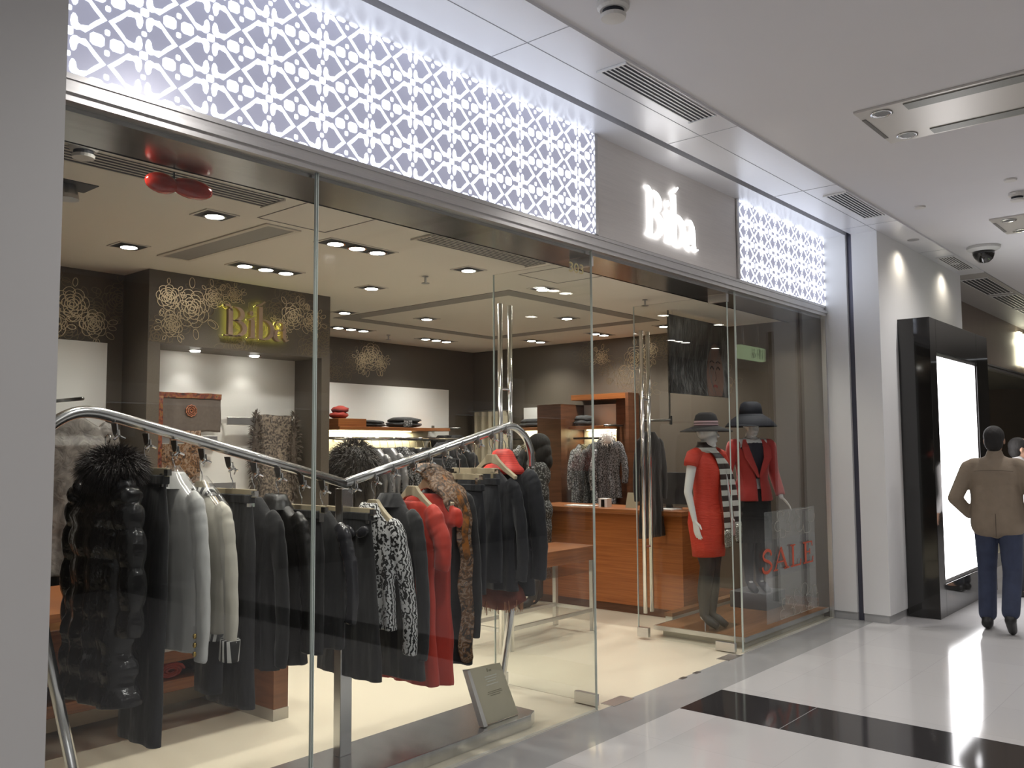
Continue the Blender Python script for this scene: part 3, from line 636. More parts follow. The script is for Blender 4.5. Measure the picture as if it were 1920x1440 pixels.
def sleeve_pts(yc, xc, s, w, zs, ze, out=.05, fwd_=0.):
    """from shoulder down; s=+1 towards corridor"""
    return crom([(xc, yc-s*(w-.06), zs+.022), (xc+fwd_*.05, yc-s*(w-.022), zs-.012), (xc+fwd_*.15, yc-s*(w+.004), zs-.075), (xc+fwd_*.4, yc-s*(w+out*.7), zs-(zs-ze)*.38), (xc+fwd_*.8, yc-s*(w+out), zs-(zs-ze)*.72), (xc+fwd_, yc-s*(w+out*.75), ze)], 7)
def remesh(o, vox, sm):
    m = o.data.materials[0]; rm = o.modifiers.new('r', 'REMESH'); rm.mode = 'VOXEL'; rm.voxel_size = vox; rm.use_smooth_shade = True
    s_ = o.modifiers.new('s', 'SMOOTH'); s_.iterations = sm; s_.factor = .5
    bpy.context.view_layer.update()
    me = bpy.data.meshes.new_from_object(o.evaluated_get(bpy.context.evaluated_depsgraph_get())); o.modifiers.clear(); o.data = me
    me.materials.clear(); me.materials.append(m)
    for p in me.polygons: p.use_smooth = True
    return o
def garment(name, label, cat, x, yc, z0, hem, m, w=.205, hw=.225, th=.040, folds=.013, sl=None, slm=None, group=None, seed=1, collar=None, puff=None, waist=.9, fwd_=.0, slr=.051, drop=.13, neck=.062):
    t = thing(name, (x, yc, hem), label, cat, group)
    L = z0-hem
    lv = [(z0, neck, .03), (z0-.03*drop/.13, neck+.035, .036), (z0-.08*drop/.13, w*.76, .04), (z0-drop, w*.96, .042), (z0-drop-.06, w, th)]
    if L > .35: lv += [(z0-.30, w*.96, th), (z0-min(.42, L*.6), w*waist, th*.95), (hem+(L-.42)*.4 if L > .55 else hem+.05, (w*waist+hw)/2+.005, th*1.1)]
    lv += [(hem, hw, th*1.2)]
    B = MB().loft(shell(lv, yc, x, seed, folds, puff=puff))
    if sl is not None:
        for s in (1, -1):
            pts = sleeve_pts(yc, x, s, w, z0-drop+.035, sl, fwd_=fwd_); n = len(pts)
            R = [slr*(1.0-.30*i/n)*min(1, .62+.05*i)*(1+((.28*abs(sin(pi*i/n*6))**.7-.12) if puff else .035*sin(i*.9+seed)+.03*sin(i*1.9+seed*2))) for i in range(n)]
            (B if not slm else MB()).tube(pts, R, 16, flat=.62 if not puff else .85) if not slm else MB().tube(pts, R, 16, flat=.62).build('sleeve', slm, t, smooth=True)
    remesh(B.build('body', m, t), .0065 if not puff else .006, 3 if not puff else 1)
    if collar:
        rings = []
        for (dz, r, e) in ((-.035, neck+.022, .6), (.0, neck+.006, .52), (.024, neck-.004, .48), (.022, neck+.004, .56), (-.008, neck+.022, .62), (-.045, neck+.045, .66)):
            rings.append([(x+r*e*sin(a), yc-r*cos(a), z0+dz) for a in [2*pi*k/24 for k in range(24)]])
        MB().loft(rings, cap=False).build('collar', collar, t, smooth=True)
    return t
def fur(name, m, c, r, n, ln, parent, seed=1, droop=.5, half=None, wd=.0035):
    rn = random.Random(seed); mb = MB()
    mb.ell(c, [q*.9 for q in r], 16, 10)
    for i in range(n):
        a = rn.uniform(0, 2*pi); zc = rn.uniform(-1, 1); s_ = sqrt(1-zc*zc); d = Vector((s_*cos(a), s_*sin(a), zc))
        p = Vector(c)+Vector((d.x*r[0], d.y*r[1], d.z*r[2])); l = ln*rn.uniform(.6, 1.2)
        dd = (d+Vector((rn.uniform(-.35, .35), rn.uniform(-.35, .35), rn.uniform(-.3, .3)-droop))).normalized()
        side = dd.cross(Vector((rn.uniform(-1, 1), rn.uniform(-1, 1), rn.uniform(-1, 1)))).normalized()*wd
        mid = p+dd*l*.55+Vector((0, 0, .1*l)); tip = p+dd*l-Vector((0, 0, droop*l*.4))
        mb.add([p-side*1.4, p+side*1.4, mid+side, mid-side, tip], [(0, 1, 2, 3), (3, 2, 4)])
    return mb.build(name, m, parent)
def hanger(x, y, zp, kind, label, zn=None, rot=0):
    """zp: peg height; wood arms or clip bar"""
    zn = zn or zp-.085
    t = thing('clothes_hanger', (x, y, zn), label, 'hanger', 'hangers on the stainless rack')
    pts = crom([(x, y-.012, zp-.022), (x, y-.022, zp-.002), (x, y-.005, zp+.012), (x, y+.018, zp), (x, y+.015, zp-.03), (x, y-.002, zp-.055), (x, y, zn)], 4)
    MB().tube(pts, .0026, 6).build('hook', CHROME, t, smooth=True)
    if kind == 'arms':
        f = lambda a, b, d: (x+d, y+a, b)
        poly = [(-.03, zn), (.03, zn), (.055, zn-.028), (.10, zn-.065), (.19, zn-.125), (.185, zn-.145), (.10, zn-.098), (.05, zn-.062), (0, zn-.05), (-.05, zn-.062), (-.10, zn-.098), (-.185, zn-.145), (-.19, zn-.125), (-.10, zn-.065), (-.055, zn-.028)]
        MB().prism(poly, f, -.012, .012).build('arms', HWOOD, t, bevel=.003)
    elif kind == 'bar':
        MB().box(x-.007, y-.18, zn-.034, x+.007, y+.18, zn).build('bar', HWOOD, t, bevel=.002)
        for s in (-1, 1):
            MB().box(x-.013, y+s*.145-.010, zn-.075, x+.013, y+s*.145+.010, zn-.022).box(x-.009, y+s*.175-.014, zn-.03, x+.009, y+s*.175+.014, zn-.006).build('clip', CHROME, t)
    return t
def legs_garment(label, x, yc, z0, hem, m, group, seed, w=.15, hw=.17, name='trousers', cat='trousers'):
    t = thing(name, (x, yc, hem), label, cat, group)
    MB().loft(shell([(z0, w, .012), (z0-.04, w, .014), (z0-.2, w+.02, .03), (hem+.1, hw, .034), (hem, hw, .036)], yc, x, seed, .007)).build('body', m, t, smooth=True)
    MB().box(x-.017, yc-w-.003, z0-.035, x+.017, yc+w+.003, z0+.002).build('waistband', m, t, bevel=.004)
    return t
# ------------------------------------------------------------------ stainless rack in the window
RY = .40
t = thing('garment_rack', (2.85, RY, 0), 'zigzag stainless tube clothes rack on a long steel base in the window', 'clothes rack')
railL = crom([(1.30, RY, 1.42), (1.36, RY, 1.56), (1.42, RY, 1.645), (1.50, RY, 1.695), (1.58, RY, 1.705), (1.68, RY, 1.685), (1.80, RY, 1.655)], 5)+[(2.3, RY, 1.525), (2.835, RY, 1.385)]
railR = [(2.835, RY, 1.385), (3.3, RY, 1.497), (3.75, RY, 1.607)]+crom([(3.90, RY, 1.645), (4.02, RY, 1.675), (4.10, RY, 1.688), (4.17, RY, 1.675), (4.25, RY, 1.62), (4.30, RY, 1.53), (4.305, RY, 1.43)], 5)
MB().tube(railL, .0235, 16).tube(railR, .0235, 16).build('rail', TUBE, t, smooth=True)
MB().tube([railL[0], (1.62, RY, .02)], .022, 16).build('leg', TUBE, t, smooth=True)
MB().tube([railR[-1], (3.985, RY, .07)], .022, 16).build('leg', TUBE, t, smooth=True)
MB().box(2.80, RY-.028, .07, 2.87, RY+.028, 1.36).build('centre_post', TUBE, t, bevel=.004)
MB().prism([(1.0, .10), (3.92, .10), (4.0, .14), (4.0, .42), (3.93, .52), (1.0, .52)], lambda a, b, d: (a, b, d), .0, .07).build('base', mat('base_mirror_steel', (.66, .66, .67), .27, .97, noise_s=2, noise_amt=.2, stretch=(8, 1, 1)), t, bevel=.004)
PEG = [(1.668, 1.606), (1.799, 1.568), (1.923, 1.54), (2.049, 1.505), (2.178, 1.468), (2.309, 1.441), (2.437, 1.416), (2.568, 1.379), (2.69, 1.349), (2.879, 1.352), (3.013, 1.382), (3.141, 1.42), (3.284, 1.442), (3.399, 1.477), (3.526, 1.508), (3.663, 1.542), (3.793, 1.572), (3.918, 1.604), (4.041, 1.636)]
for (x, z) in PEG:
    p = MB().prism([(RY+.02, z+.055), (RY-.028, z+.055), (RY-.035, z+.02), (RY-.018, z), (RY-.0, z+.012)], lambda a, b, d: (x+d, a, b), -.0025, .0025).build('hook_plate', STEELD, t)
    q = MB()
    for a in (100, 215, 335): q.tube([(x, RY-.045, z+.005), (x+.026*cos(math.radians(a)), RY-.05, z+.005+.026*sin(math.radians(a)))], [.006, .0045], 6)
    q.tube([(x, RY-.02, z+.006), (x, RY-.052, z+.004)], .005, 6)
    q.build('prong', CHROME, p)
G = 'clothes on the stainless rack'
YC = .405
# 0 puffer
x, z = PEG[0]; x -= .03; z0 = z-.12
a = garment('puffer_coat', 'long black quilted puffer coat with a fur hood, leftmost on the rack', 'coat', x, YC, z0, .60, PUFF, w=.20, hw=.25, th=.075, sl=.86, puff=.115, slr=.068, folds=.012, group=G, seed=3)
fur('fur_hood', FURB, (x+.01, YC-.05, z0-.005), (.085, .12, .055), 6000, .06, a, 4, .35, wd=.0011)
hanger(PEG[0][0]-.03, YC-.02, PEG[0][1], 'hook', 'hanger hook above the fur-hooded puffer coat')
# 1 trousers
hanger(PEG[1][0], YC-.02, PEG[1][1], 'bar', 'clip hanger holding the long black trousers beside the puffer coat')
legs_garment('long black wide trousers clipped beside the puffer coat', PEG[1][0], YC-.02, PEG[1][1]-.115, .40, BLK2, G, 5, w=.16, hw=.16)
# 2 white jacket under plastic
def plastic(t, x, yc, z0, hem, w, sl):
    lv = [(z0+.01, .03, .02), (z0-.05, .10, .05), (z0-.13, w+.01, .062), (z0-.3, w+.045, .068), (hem, w+.05, .072)]
    MB().loft(shell(lv, yc, x, 77, .006), cap=False).build('plastic_cover', PLASTIC, t, smooth=True)
x, z = PEG[2]
a = garment('white_jacket', 'white jacket with gold cuff buttons under a clear plastic cover', 'jacket', x, YC-.01, z-.10, .745, WHITEW, w=.205, hw=.215, sl=.715, group=G, seed=7, collar=WHITEW, folds=.006)
plastic(a, x, YC-.01, z-.06, .76, .2, 0)
for k in range(3): MB().ell((x-.028, YC-.255, .75+.035*k), (.008, .008, .011), 10, 6).build('button', mat('gold_button', (.6, .42, .12), .3, .9), a, smooth=True)
hanger(x, YC-.02, z, 'arms', 'hanger under the white jacket with gold buttons')
# 3 ivory cardigan
x, z = PEG[3]
a = garment('ivory_cardigan', 'ivory jacket with black and white chequered trim under plastic', 'jacket', x, YC-.01, z-.115, .775, IVORY, w=.205, hw=.205, sl=.70, group=G, seed=8, folds=.006)
TRIM = ramp_mat('chequer_trim', 'wave', [(.45, (.01, .01, .01)), (.55, (.75, .74, .70))], scale=14, rough=.6, stretch=(1, 1, 1), bd='Y')
MB().loft([[(x+r*e*sin(q), YC-.01-r*cos(q), z-.115+dz) for q in [2*pi*k/28 for k in range(28)]] for dz, r, e in ((.004, .066, .62), (.006, .078, .62), (-.028, .108, .48), (-.030, .10, .44))], cap=False).build('neck_trim', TRIM, a, smooth=True)
MB().loft(shell([(.80, .208, .058), (.772, .209, .0585)], YC-.01, x, 8, .006), cap=False).build('hem_trim', TRIM, a, smooth=True)
pts = sleeve_pts(YC-.01, x, 1, .205, z-.115-.095, .70)
MB().tube(pts[-5:], .047, 16, flat=.8).build('cuff_trim', TRIM, a, smooth=True)
plastic(a, x, YC-.01, z-.07, .78, .205, 0)
hanger(x, YC-.02, z, 'arms', 'curved wooden hanger under the ivory chequered-trim jacket')
legs_garment('black trousers showing below the ivory jacket', x+.045, YC-.03, .95, .53, BLK2, G, 9, w=.08, hw=.08)
# 4 skirt
x, z = PEG[4]
hanger(x+.02, YC-.02, z, 'bar', 'clip hanger with a wooden bar just right of the ivory jacket')
legs_garment('long black skirt clipped next to the ivory jacket', x+.02, YC-.02, z-.11, .46, BLK2, G, 10, w=.155, hw=.18, name='skirt', cat='skirt')
x, z = PEG[5]
garment('black_jacket', 'black wool jacket hanging between the long skirt and the leather-edged coat', 'jacket', x, YC, z-.10, .60, BLK, w=.20, hw=.21, sl=.62, group=G, seed=11)
hanger(x, YC-.02, z, 'hook', 'hanger hook of the plain black jacket')
x, z = PEG[6]
garment('black_coat', 'black leather coat with a broad turned collar left of the glass joint', 'coat', x, YC, z-.09, .60, LEATH, w=.21, hw=.23, sl=.66, group=G, seed=12, collar=LEATH)
hanger(x, YC-.02, z, 'hook', 'hanger hook of the black leather coat')
x, z = PEG[7]
hanger(x, YC-.02, z, 'bar', 'clip hanger with a pale bar right behind the glass joint')
legs_garment('black skirt clipped right behind the glass joint', x, YC-.02, z-.11, .62, BLK, G, 13, name='skirt', cat='skirt')
x, z = PEG[8]
a = garment('satin_blouse', 'black blouse with crumpled satin shoulders by the centre post', 'blouse', x, YC, z-.09, .62, BLK, w=.20, hw=.20, sl=.75, slm=SATIN, group=G, seed=14)
hanger(x, YC-.02, z, 'hook', 'hanger hook of the satin-shouldered blouse')
x, z = PEG[9]; x -= .02
hanger(x, YC-.02, z, 'bar', 'clip hanger with a pale bar just right of the centre post')
a = legs_garment('black skirt with a large bow at the waist right of the centre post', x, YC-.02, z-.11, .45, BLK, G, 15, w=.16, hw=.24, name='skirt', cat='skirt')
for s in (-1, 1): MB().ell((x-.03, YC-.10+s*.05, z-.20), (.018, .05, .028), 14, 8, rot=Matrix.Rotation(s*.4, 3, 'X')).build('bow_loop', SATIN, a, smooth=True)
x, z = PEG[10]
a = garment('swirl_jacket', 'black and white swirl-patterned jacket with long sleeves', 'jacket', x, YC, z-.125, .66, SWIRL, w=.20, hw=.20, sl=.54, group=G, seed=16, collar=SWIRL, slr=.06, fwd_=.05)
MB().box(x-.02, YC+.12, .56, x+.03, YC+.17, .62).build('paper_tag', mat('paper_tag', (.5, .5, .5)), a)
hanger(x, YC-.02, z, 'arms', 'hanger under the swirl-patterned jacket')
x, z = PEG[11]
garment('charcoal_coat', 'charcoal coat with a stand-up collar left of the red dresses', 'coat', x, YC, z-.12, .40, BLK2, w=.205, hw=.26, sl=.50, group=G, seed=17, collar=BLK2)
hanger(x, YC-.02, z, 'hook', 'hanger hook of the charcoal coat')
x, z = PEG[12]
a = garment('red_dress', 'red dress with elbow sleeves on a pale wooden hanger', 'dress', x, YC, z-.165, .335, REDW, w=.20, hw=.215, sl=.93, group=G, seed=18, neck=.11, drop=.10, slr=.068, folds=.012)
hanger(x, YC-.02, z, 'arms', 'pale wooden hanger holding the elbow-sleeved red dress')
x, z = PEG[13]
a = garment('red_dress', 'red dress with short cap sleeves, right of the two on the rack', 'dress', x, YC, z-.165, .315, REDW, w=.195, hw=.20, sl=1.15, group=G, seed=19, neck=.11, drop=.10, slr=.044, folds=.014)
hanger(x, YC-.02, z, 'arms', 'pale wooden hanger holding the cap-sleeved red dress')
x, z = PEG[14]
a = garment('black_coat', 'long black coat with a patterned brown and amber shawl over the shoulder', 'coat', x, YC, z-.13, .40, BLK, w=.205, hw=.23, sl=.55, group=G, seed=20)
for nm, mt, off, wd in (('shawl', FLORALD, 0, .10), ('shawl_lining', ORANGE, -.012, .052)):
    mb = MB(); rings = []
    path = crom([(YC+.04, z-.06), (YC-.03, z-.085), (YC-.10, z-.145), (YC-.19, z-.22), (YC-.235, z-.36), (YC-.245, z-.55), (YC-.25, z-.8), (YC-.25, z-1.05)], 6)
    for i, (yy, zz) in enumerate(path):
        wv = wd*(1 if i < 17 else max(.38, 1-(i-17)*.07))*(1+.1*sin(i)); rings.append([(x-.055+off-wv*.35+wv*cos(q)*.9+.01*sin(i*.9), yy-.018*cos(q), zz+.03*sin(q)) for q in [2*pi*k/14 for k in range(14)]])
    mb.loft(rings[:] if nm == 'shawl' else rings[10:30]); mb.build(nm, mt, a, smooth=True)
MB().loft([[(x-.01+r*.6*sin(q), YC-.0-r*cos(q), z-.13+dz) for q in [2*pi*k/20 for k in range(20)]] for dz, r in ((-.04, .12), (.0, .095), (.04, .06), (.05, .04))]).build('shawl_wrap', FLORALD, a, smooth=True)
hanger(x, YC-.02, z, 'hook', 'hanger hook above the patterned shawl')
for i, l1, l2, hm in ((15, 'clip hanger with pale bar, lower of the two right of the shawl', 'dark navy trousers clipped right of the patterned shawl', .75), (16, 'clip hanger with pale bar, higher of the two right of the shawl', 'dark navy skirt behind the clipped trousers', .80)):
    x, z = PEG[i]; hanger(x, YC+.0, z, 'bar', l1, zn=z-.13); legs_garment(l2, x, YC-.03, z-.19, hm, NAVY, G, 30+i, name=('trousers', 'skirt')[i-15], cat=('trousers', 'skirt')[i-15])
x, z = PEG[17]
garment('navy_jacket', 'dark navy jacket directly before the red-scarfed coat', 'jacket', x, YC, z-.17, .74, NAVY, w=.205, hw=.22, sl=.80, group=G, seed=21)
hanger(x, YC-.02, z, 'arms', 'wooden hanger topmost over the dark navy jacket')
x, z = PEG[18]
a = garment('navy_coat', 'dark navy coat with a pleated red scarf at the neck, rightmost on the rack', 'coat', x, YC, z-.16, .70, NAVY, w=.23, hw=.24, sl=.80, group=G, seed=22, slr=.07, th=.06)
REDS = ramp_mat('pleated_red_scarf', 'wave', [(.2, (.55, .02, .02)), (.8, (.75, .06, .03))], rough=.5, scale=30, stretch=(.1, .1, 1), bd='Z')
MB().loft([[(x+r*.55*sin(q), YC-.0-r*cos(q), z-.16+dz) for q in [2*pi*k/28 for k in range(28)]] for dz, r in ((-.075, .165), (-.04, .145), (-.02, .12), (.01, .10), (.035, .085), (.06, .07), (.075, .045))]).build('scarf', REDS, a, smooth=True)
hanger(x, YC-.02, z, 'hook', 'hanger hook above the red scarf')
t = thing('fringed_shawl', (3.98, YC, .66), 'dark shawl with orange tassel fringe below the navy coat', 'shawl', None)
MB().loft(shell([(.80, .10, .05), (.74, .18, .07), (.68, .20, .08), (.62, .10, .05)], YC-.02, 3.97, 40, .01)).build('cloth', mat('rust_cloth', (.16, .035, .02), .8, 0, noise_s=20, noise_amt=.5), t, smooth=True)
mb = MB(); rn = random.Random(5)
for k in range(90):
    yy = YC-.02+rn.uniform(-.19, .19); xx = 3.97+rn.uniform(-.07, .07); zt = .66+abs(yy-YC)*.15; mb.tube([(xx, yy, zt), (xx+rn.uniform(-.004, .004), yy+rn.uniform(-.004, .004), zt-rn.uniform(.05, .08))], .0022, 4)
mb.build('tassel_fringe', mat('tassel', (.45, .20, .09), .6), t, kind='stuff')
# acrylic notice on the rack base
t = thing('notice_stand', (3.7, .2, .07), 'leaning clear acrylic stand with a printed olive card on the steel base', 'notice')
def tilt(a, b, d):   # a along x, b up the slope
    return (a, .17+b*.28-d, .075+b*.96)
MB().prism([(3.60, 0), (3.88, 0), (3.82, .29), (3.55, .30)], tilt, 0, .012).build('acrylic_block', mat('olive_card', (.50, .46, .34), .3, 0, noise_s=6, noise_amt=.12), t, bevel=.002)
MB().prism([(3.575, .0), (3.604, 0), (3.556, .30), (3.535, .30)], tilt, -.006, .03).build('side_edge', mat('acrylic_edge', (.62, .60, .58), .1), t)
PL = mat('print_pale', (.60, .60, .52), .5); PD = mat('print_dark', (.25, .23, .15), .5)
mb = MB(); rn = random.Random(3)
for k, (b, w_) in enumerate(((.235, .10), (.222, .09), (.209, .07), (.192, .10))): mb.prism([(3.72-w_/2, b), (3.72+w_/2, b), (3.72+w_/2, b+.005), (3.72-w_/2, b+.005)], tilt, .0125, .0135)
mb.build('print_line', PL, t)
mb = MB()
for k, (b, w_) in enumerate(((.155, .11), (.145, .12), (.135, .08))): mb.prism([(3.73-w_/2, b), (3.73+w_/2, b), (3.73+w_/2, b+.0035), (3.73-w_/2, b+.0035)], tilt, .0125, .0135)
mb.prism([(3.70, .262), (3.708, .262), (3.708, .28), (3.70, .28)], tilt, .0125, .0135).prism([(3.715, .262), (3.735, .262), (3.735, .272), (3.715, .272)], tilt, .0125, .0135)
mb.build('print_line', PD, t)

# ------------------------------------------------------------------ rear rails: simple shared-look garments
PROT = {}
def small_garment(kind, m, label, x, y, z0, L, rz, group, sl=.5, w=.19):
    """made once per kind and cloth, then copied"""
    key = (kind, m.name, L, sl)
    if key not in PROT:
        o = garment(kind, label, kind.replace('_', ' ').split()[-1], 0, 0, 0, -L, m, w=w, hw=w+.01, sl=-sl if sl else None, group=group, seed=len(PROT)+50, th=.035, slr=.05)
        ORG[o] = Vector((0, 0, 0)); o.location = (x, y, z0-0); 
        # geometry is relative to hem height: shift
        o.location.z = z0-L; o.rotation_euler = (0, 0, rz); PROT[key] = o; return o
    return dup(PROT[key], None, (x, y, z0-L), rz, label)
def hangrail(name, p0, p1, z, label, posts=(), r=.012, cat='rail', group='hanging rails along the walls'):
    t = thing(name, (p0[0], p0[1], 0 if posts else z), label, cat, group)
    MB().tube([(*p0, z), (*p1, z)], r, 10).build('rail', mat('rail_dark_steel', (.16, .16, .15), .3, .9), t, smooth=True)
    for b in posts: MB().box(*b).build('bracket', MT['rail_dark_steel'], t)
    return t
# rear wall rail
hangrail('hanging_rail', (5.95, 4.42), (7.45, 4.42), 1.665, 'dark hanging rail under the lit rear shelf', [(6.1, 4.41, 1.66, 6.12, 4.67, 1.68), (7.3, 4.41, 1.66, 7.32, 4.67, 1.68)])
kinds = [(SILVER, 'silvery top'), (SNAKE, 'grey snakeskin-print top'), (TWEED, 'dark tweed jacket'), (BLK, 'black jacket'), (PLAID, 'grey checked shirt'), (TWEED, 'dark tweed jacket'), (BLK2, 'charcoal jacket'), (SNAKE, 'grey snakeskin-print top'), (BLK, 'black jacket'), (WHITEW, 'white blouse'), (BLK2, 'charcoal jacket'), (PLAID, 'grey checked shirt')]
ordw = ['first', 'second', 'third', 'fourth', 'fifth', 'sixth', 'seventh', 'eighth', 'ninth', 'tenth', 'eleventh', 'twelfth']
for i, (m_, nm) in enumerate(kinds):
    small_garment('rail_jacket', m_, '%s on the rear wall rail, %s from the left' % (nm, ordw[i]), 6.10+i*.112, 4.40, 1.575, .72, .0, 'clothes on the rear wall rail')
for i in range(12):
    mbh = MB().tube([(6.10+i*.112, 4.42, 1.69), (6.10+i*.112, 4.44, 1.675), (6.10+i*.112, 4.41, 1.63), (6.10+i*.112, 4.40, 1.57)], .003, 5)
    mbh.build('clothes_hanger', CHROME, label='wire hanger hook on the rear wall rail, %s from the left' % ordw[i], cat='hanger', group='hangers on the rear wall rail')
t = hangrail('face_out_arm', (7.62, 4.67), (7.62, 4.20), 1.80, 'chrome face-out arm at the right end of the rear wall shelf', [(7.60, 4.66, 1.76, 7.64, 4.67, 1.84)])
for i in range(3): small_garment('rail_coat', BLK, 'black coat on the face-out arm, %s from the front' % ordw[i], 7.62, 4.25+i*.13, 1.72, .95, pi/2, 'coats on the face-out arm', sl=.62)
# folded knits
def knit(x, y, z, m, label, s=(.20, .15, .055), n=2, g='folded clothes on shelves', patch=None):
    t = thing('folded_jumper', (x, y, z), label, 'jumper', g)
    for k in range(n):
        MB().ell((x+.01*k, y, z+s[2]*(.55+.8*k)), (s[0]*(1-.1*k), s[1], s[2]*.62), 20, 8, wob=.25, seed=x*7+k).build('fold', m, t, smooth=True)
    if patch: MB().box(x-.13, y-s[1]-.005, z+.01, x-.01, y-s[1]+.01, z+.085).build('patterned_patch', patch, t)
    return t
RK = mat('red_knit', (.30, .03, .02), .8, 0, noise_s=40, noise_amt=.3)
knit(6.42, 4.46, 1.80, BLK2, 'low folded black knit on the rear shelf', (.21, .14, .04))
knit(6.95, 4.46, 1.80, BLK2, 'tall folded black knit with a lace-patterned patch on the rear shelf', (.24, .15, .062), patch=SNAKE)
knit(6.02, 4.46, 1.885, RK, 'round red knit at the left end of the rear shelf', (.10, .10, .07))
box('shelf_box', WOODR, (5.9, 4.32, 1.80, 6.28, 4.62, 1.885), label='reddish wooden box at the left end of the rear shelf', cat='box', bevel=.003, at=(6.1, 4.5, 1.8))
knit(8.17, 3.52, 1.80, BLK2, 'folded dark knit on the right wall shelf nearer the curtain', (.10, .22, .055))
knit(8.17, 2.80, 1.80, BLK2, 'rounded dark knit on the right wall shelf in the frame', (.09, .12, .065))
# right wall rails
hangrail('hanging_rail', (8.12, 2.42), (8.12, 2.90), 1.665, 'short hanging rail on the right wall inside the wooden frame', [(8.12, 2.5, 1.66, 8.35, 2.52, 1.68)])
hangrail('hanging_rail', (8.12, 3.29), (8.12, 3.88), 1.665, 'hanging rail on the right wall nearer the curtain', [(8.12, 3.4, 1.66, 8.35, 3.42, 1.68), (8.12, 3.7, 1.66, 8.35, 3.72, 1.68)])
hangrail('face_out_arm', (8.38, 2.36), (7.95, 2.36), 1.80, 'chrome face-out arm on the right wall beside the wooden frame', [(8.37, 2.34, 1.76, 8.38, 2.38, 1.84)])
for i, (m_, nm) in enumerate(((SNAKE, 'grey snakeskin-print jacket'), (PLAID, 'grey checked jacket'), (SNAKE, 'grey snakeskin-print jacket'))):
    small_garment('rail_jacket', m_, nm+' on the framed right wall rail, %s from the window' % ordw[i], 8.10, 2.47+i*.15, 1.60, .66, pi/2, 'clothes on the framed right wall rail')
small_garment('rail_jacket', TWEED, 'black tweed jacket with white trim at the front of the right wall arm', 7.98, 2.36, 1.68, .66, 0, 'clothes on the framed right wall rail')
fur('fur_collar', mat('white_fur', (.8, .78, .75), .6), (7.96, 2.33, 1.66), (.05, .08, .08), 200, .03, None, 8).__setitem__('label', 'white fur collar on the tweed jacket of the right wall arm')
bpy.data.objects['fur_collar']['category'] = 'fur collar'
for i in range(4):
    small_garment('rail_jacket', (TWEED, BLK, SNAKE, BLK2, TWEED)[i], 'dark jacket on the right wall rail near the curtain, %s from the window' % ordw[i], 8.10, 3.36+i*.14, 1.60, .66, pi/2, 'clothes on the right wall rail near the curtain')
# wooden frame & pilaster of the right wall
t = thing('wooden_frame', (8.3, 2.5, 0), 'reddish wooden cabinet frame around the right wall rail', 'frame')
MB().box(8.18, 2.20, 0, 8.39, 2.24, 2.16).box(8.30, 2.24, 0, 8.39, 2.44, 2.12).build('near_upright', WOODD, t); MB().box(8.18, 2.24, 2.10, 8.39, 2.98, 2.16).build('top_board', WOODR, t)
box('far_upright', WOODD, (7.92, 2.93, 0, 8.39, 3.27, 2.05), t)
# curtain
mb = MB(); pts = [(8.28+.035*sin(k*.9), 4.0+k*.0165) for k in range(38)]
mb.ribbon(pts, .006, lambda a, b, d: (a, b, d), .03, 2.02)
t = thing('fitting_room_curtain', (8.28, 4.3, 0), 'beige pleated fitting room curtain in the far right corner', 'curtain')
mb.build('cloth', mat('curtain_beige', (.36, .31, .22), .7), t, smooth=True)
MB().tube([(8.28, 3.95, 2.03), (8.28, 4.7, 2.03)], .01, 8).build('pole', STEELD, t)
# niche: shawl, fur vest, steel brackets
def bracket(x0, x1, z, label):
    t = thing('steel_bracket', (x0, 2.99, z), label, 'bracket', 'brushed steel face-out brackets in the niche')
    MB().box(x0, 2.90, z, x1, 2.915, z+.062).build('plate', STEEL, t, bevel=.003); MB().box(x0+.02, 2.915, z+.015, x0+.035, 3.03, z+.045).box(x1-.035, 2.915, z+.015, x1-.02, 3.03, z+.045).build('arm', STEEL, t)
bracket(3.72, 4.12, 1.745, 'upper steel bracket in the niche holding the fur vest'); bracket(3.10, 3.64, 1.60, 'steel bracket in the niche below the brown shawl'); bracket(3.45, 3.80, 1.25, 'lowest steel bracket in the niche')
t = thing('patterned_shawl', (3.4, 2.93, 1.3), 'brown shawl with a red and orange flowered border hung in the niche', 'shawl')
SHW = ramp_mat('shawl_border', 'noise', [(.35, (.05, .02, .015)), (.5, (.22, .05, .03)), (.6, (.25, .13, .03)), (.72, (.08, .05, .07))], rough=.8, scale=34)
def sheet(x0, x1, z0, z1, y, amp, seed):
    n = 24; vs_ = []; fs_ = []; rows = 14
    for d in (0, .012):
        for j in range(rows+1):
            for i in range(n+1):
                xx = x0+(x1-x0)*i/n; zz = z0+(z1-z0)*j/rows; vs_.append((xx+.01*noise.noise(Vector((zz*7, seed, i == 0))), y+d+amp*sin(xx*55+noise.noise(Vector((zz*3, seed, 1)))*2)*(1-j/rows*.6), zz+.008*noise.noise(Vector((xx*8, seed, 5)))))
    q = (n+1)*(rows+1)
    for j in range(rows):
        for i in range(n):
            a = j*(n+1)+i; fs_ += [(a, a+1, a+n+2, a+n+1), (q+a, q+a+n+1, q+a+n+2, q+a+1)]
    for i in range(n): fs_ += [(i, q+i, q+i+1, i+1)]; b = rows*(n+1)+i; fs_ += [(b, b+1, q+b+1, q+b)]
    for j in range(rows): a = j*(n+1); fs_ += [(a, a+n+1, q+a+n+1, q+a)]; b = a+n; fs_ += [(b, q+b, q+b+n+1, b+n+1)]
    return MB().add(vs_, fs_)
sheet(3.14, 3.665, 1.69, 1.96, 2.905, .004, 1).build('cloth', mat('grey_brown_cloth', (.13, .105, .09), .8, 0, noise_s=50, noise_amt=.2), t, smooth=True)
sheet(3.10, 3.67, 1.935, 1.975, 2.898, .003, 2).build('border', SHW, t, smooth=True); sheet(3.10, 3.20, 1.30, 1.94, 2.896, .004, 3).build('border', SHW, t, smooth=True)
